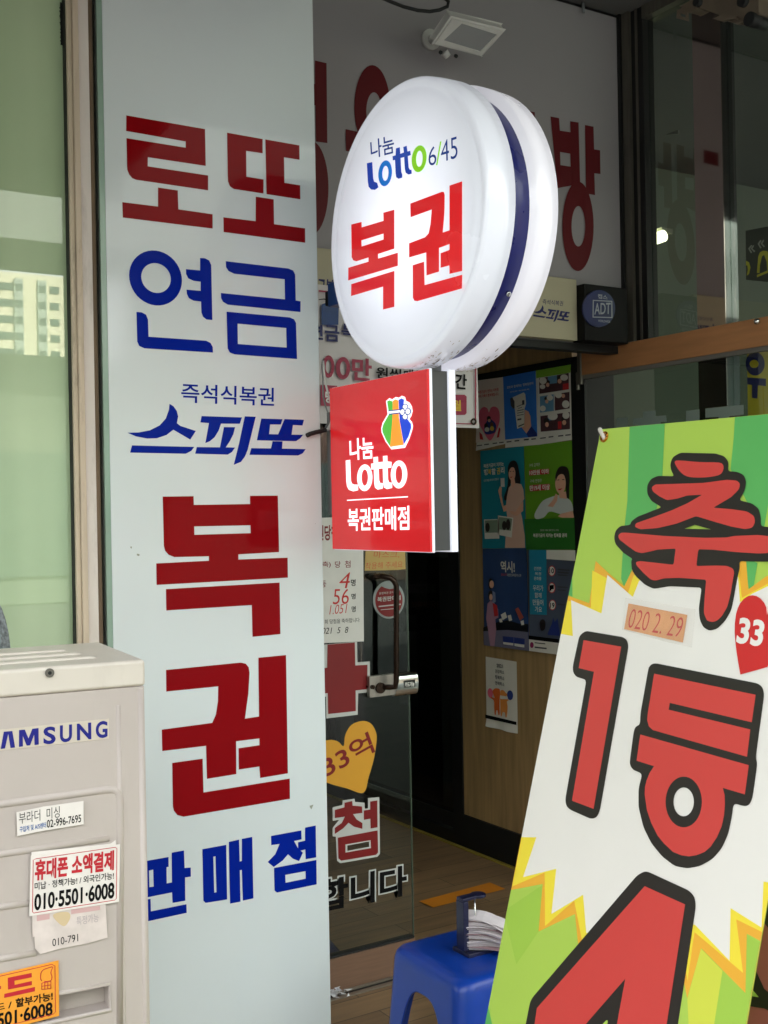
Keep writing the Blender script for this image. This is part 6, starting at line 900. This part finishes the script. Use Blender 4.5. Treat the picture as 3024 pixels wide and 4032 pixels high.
# grommet, hook and frame of the stand
ge = ell(.0169,-0.0164,.0098,-0.0005,.0028,-0.0095); cu_, cv_ = sum(p[0] for p in ge) / len(ge), sum(p[1] for p in ge) / len(ge)
brass = M('brass', (196, 128, 50), .25, metal=.9); g = MB(); g.tube([W3('BAN', cu_ + .0085 * math.cos(t), cv_ + .0085 * math.sin(t), .002) for t in [2 * math.pi * i / 20 for i in range(21)]], .0028, brass, 8); g.flat('BAN', [[(cu_ + .0065 * math.cos(2 * math.pi * i / 16), cv_ + .0065 * math.sin(2 * math.pi * i / 16)) for i in range(16)]], blackrub, .0012); g.build('grommet', BN)
hk = [[(.0205,-0.0219),(.014,-0.0131),(.0047,-0.0048),(-0.0004,-0.0007),(-0.0034,-0.0037),(.0022,-0.0125)]][0]
g = MB(); g.tube([W3('BAN', hk[0][0], hk[0][1], .001), W3('BAN', hk[1][0], hk[1][1], .008), W3('BAN', hk[2][0], hk[2][1], .009), W3('BAN', hk[3][0], hk[3][1], .004), W3('BAN', hk[4][0], hk[4][1], -.012)], .0042, M('hook_plastic', (205, 198, 190), .4), 10); g.build('hook', BN)
g = MB(); c0_, c1_ = W3('BAN', -.012, .005, -.02), W3('BAN', .612, .005, -.02); mid = W3('BAN', .3, -.9, -.10)
for (u, v) in ((-.008, .004), (.608, .004), (-.008, -1.74), (.608, -1.74)): g.tube([mid, W3('BAN', u, v, -.018)], .006, blackrub, 8)
g.build('cross_frame', BN)
g = MB(); g.tube([mid, Vector((mid.x + .45, mid.y - .05, .01))], .007, blackrub, 8); g.build('rear_leg', BN)
# a second banner close behind, at the right edge of the photo
B2 = thing('second_banner', (1.6, .8, 0), 'mauve-red banner with black outlines, just visible behind the lime banner at lower right', 'banner')
g = MB(); g.flat('BN2', [[(.4113,-0.7224),(.6676,-0.6507),(.6987,-0.9629),(.4425,-1.0782)]], ban('banner_mauve', (166, 92, 86)), 0); g.build('cloth', B2)
g = MB()
for L in [[(.4643,-0.7499),(.5004,-0.7778),(.5074,-0.8085),(.4562,-0.7806)],[(.4725,-0.8632),(.4953,-0.8839),(.5261,-0.8913),(.5306,-0.9111),(.5016,-0.9114),(.4664,-0.9208),(.4746,-0.8915)]]: g.flat('BN2', [L], blk, .001)
g.flat('BN2', [[(.4667,-0.8902),(.4885,-0.8995),(.47,-0.9042)]], lime, .0018); g.build('print', B2)
# ---------------------------------------------------------------- across the street: mirrored tower and shop, plus blocks and deck added against low sky
TW = thing('apartment_tower', (58, -205, 0), 'distant cream apartment tower mirrored in the green window', 'building')
cream = M('tower_cream', (204, 200, 170), .8, noise=.04, scale=.2); wing = M('tower_grey', (150, 160, 148), .8, noise=.05); wn = M('tower_window', (70, 84, 80), .3)
g = MB(); g.box(30, 70, -225, -205, 0, 46, cream); g.build('wall', TW)
g = MB()
for x in (46, 56, 60.2, 66): g.box(x, x + 1.6, -204.998, -204.5, 0, 45, wing)
g.build('stair_panel', TW)
def window_at(par, x, y, z, w_, h_, d=.1):
    g = MB(); g.box(x, x + w_, y, y + d, z, z + h_, wn); return g.build('window', par)
for fl in range(7, 15):
    z = 1.5 + fl * 2.95
    for x in (52.5, 54.2, 62.5, 68): window_at(TW, x, -204.999, z, 1.7, 1.3)
    for x in (56.2, 60.4, 66.2): window_at(TW, x, -204.499, z, 1.2, 1.2)
OB = thing('sky_blocker_left', (-18, -16, 0), 'grey-green block added across the street to cut low sky light, left of the gap', 'building')  # added block, its height chosen to cut horizon light on the pillar top
fgg = M('facade_green_grey', (96, 104, 92), .8, noise=.15, scale=.4)
g = MB(); g.box(-45, 4.3, -26, -16, 0, 9.6, fgg); g.build('wall', OB)
for i in range(5):
    for z in (1.2, 4.2, 7.0): window_at(OB, -10.5 + i * 2.9, -15.9995, z, 1.8, 1.5, .05)
OC = thing('corner_shop', (7, -16, 0), 'low flat-roofed shop in the gap across the street', 'building')
g = MB(); g.box(4.3002, 11.498, -22, -16, 0, 4.6, fgg); g.build('wall', OC)
g = MB(); g.box(4.8, 8.6, -15.9995, -15.95, .5, 2.8, wn); g.build('window', OC)
OD_ = thing('sky_blocker_right', (30, -16, 0), 'brick block added across the street to cut low sky light, right of the gap', 'building')  # added right-hand counterpart, also there to cut horizon light
g = MB(); g.box(11.5, 55, -26, -16, 0, 10.2, M('brick_facade', (104, 84, 74), .85, noise=.15, scale=1)); g.build('wall', OD_)
for i in range(5):
    for z in (1.2, 4.2, 7.2): window_at(OD_, 12.5 + i * 2.9, -15.9995, z, 1.7, 1.5, .05)
RB = thing('sky_blocker_deck', (6, -14, 0), 'concrete deck with a tall pale screen, added across the street to block sky light', 'sky blocker')  # added deck that keeps bright sky out around the mirrored tower
g = MB(); g.box(-30, 34, -16.8, -14.2, 6.3, 8.6, M('deck_paint', (124, 128, 122), .8, noise=.1, scale=.5)); g.build('deck', RB)
g = MB(); g.box(-30, 34, -14.4, -14.2002, 8.6002, 12.4, M('sky_screen', (154, 160, 154), .7, noise=.08, scale=.3)); g.build('sky_screen', RB)  # added upper screen, shuts off the sky band above the deck
for x in (20, -7, -25): g = MB(); g.box(x, x + .8, -16, -15, 0, 6.2998, conc); g.build('pier', RB)
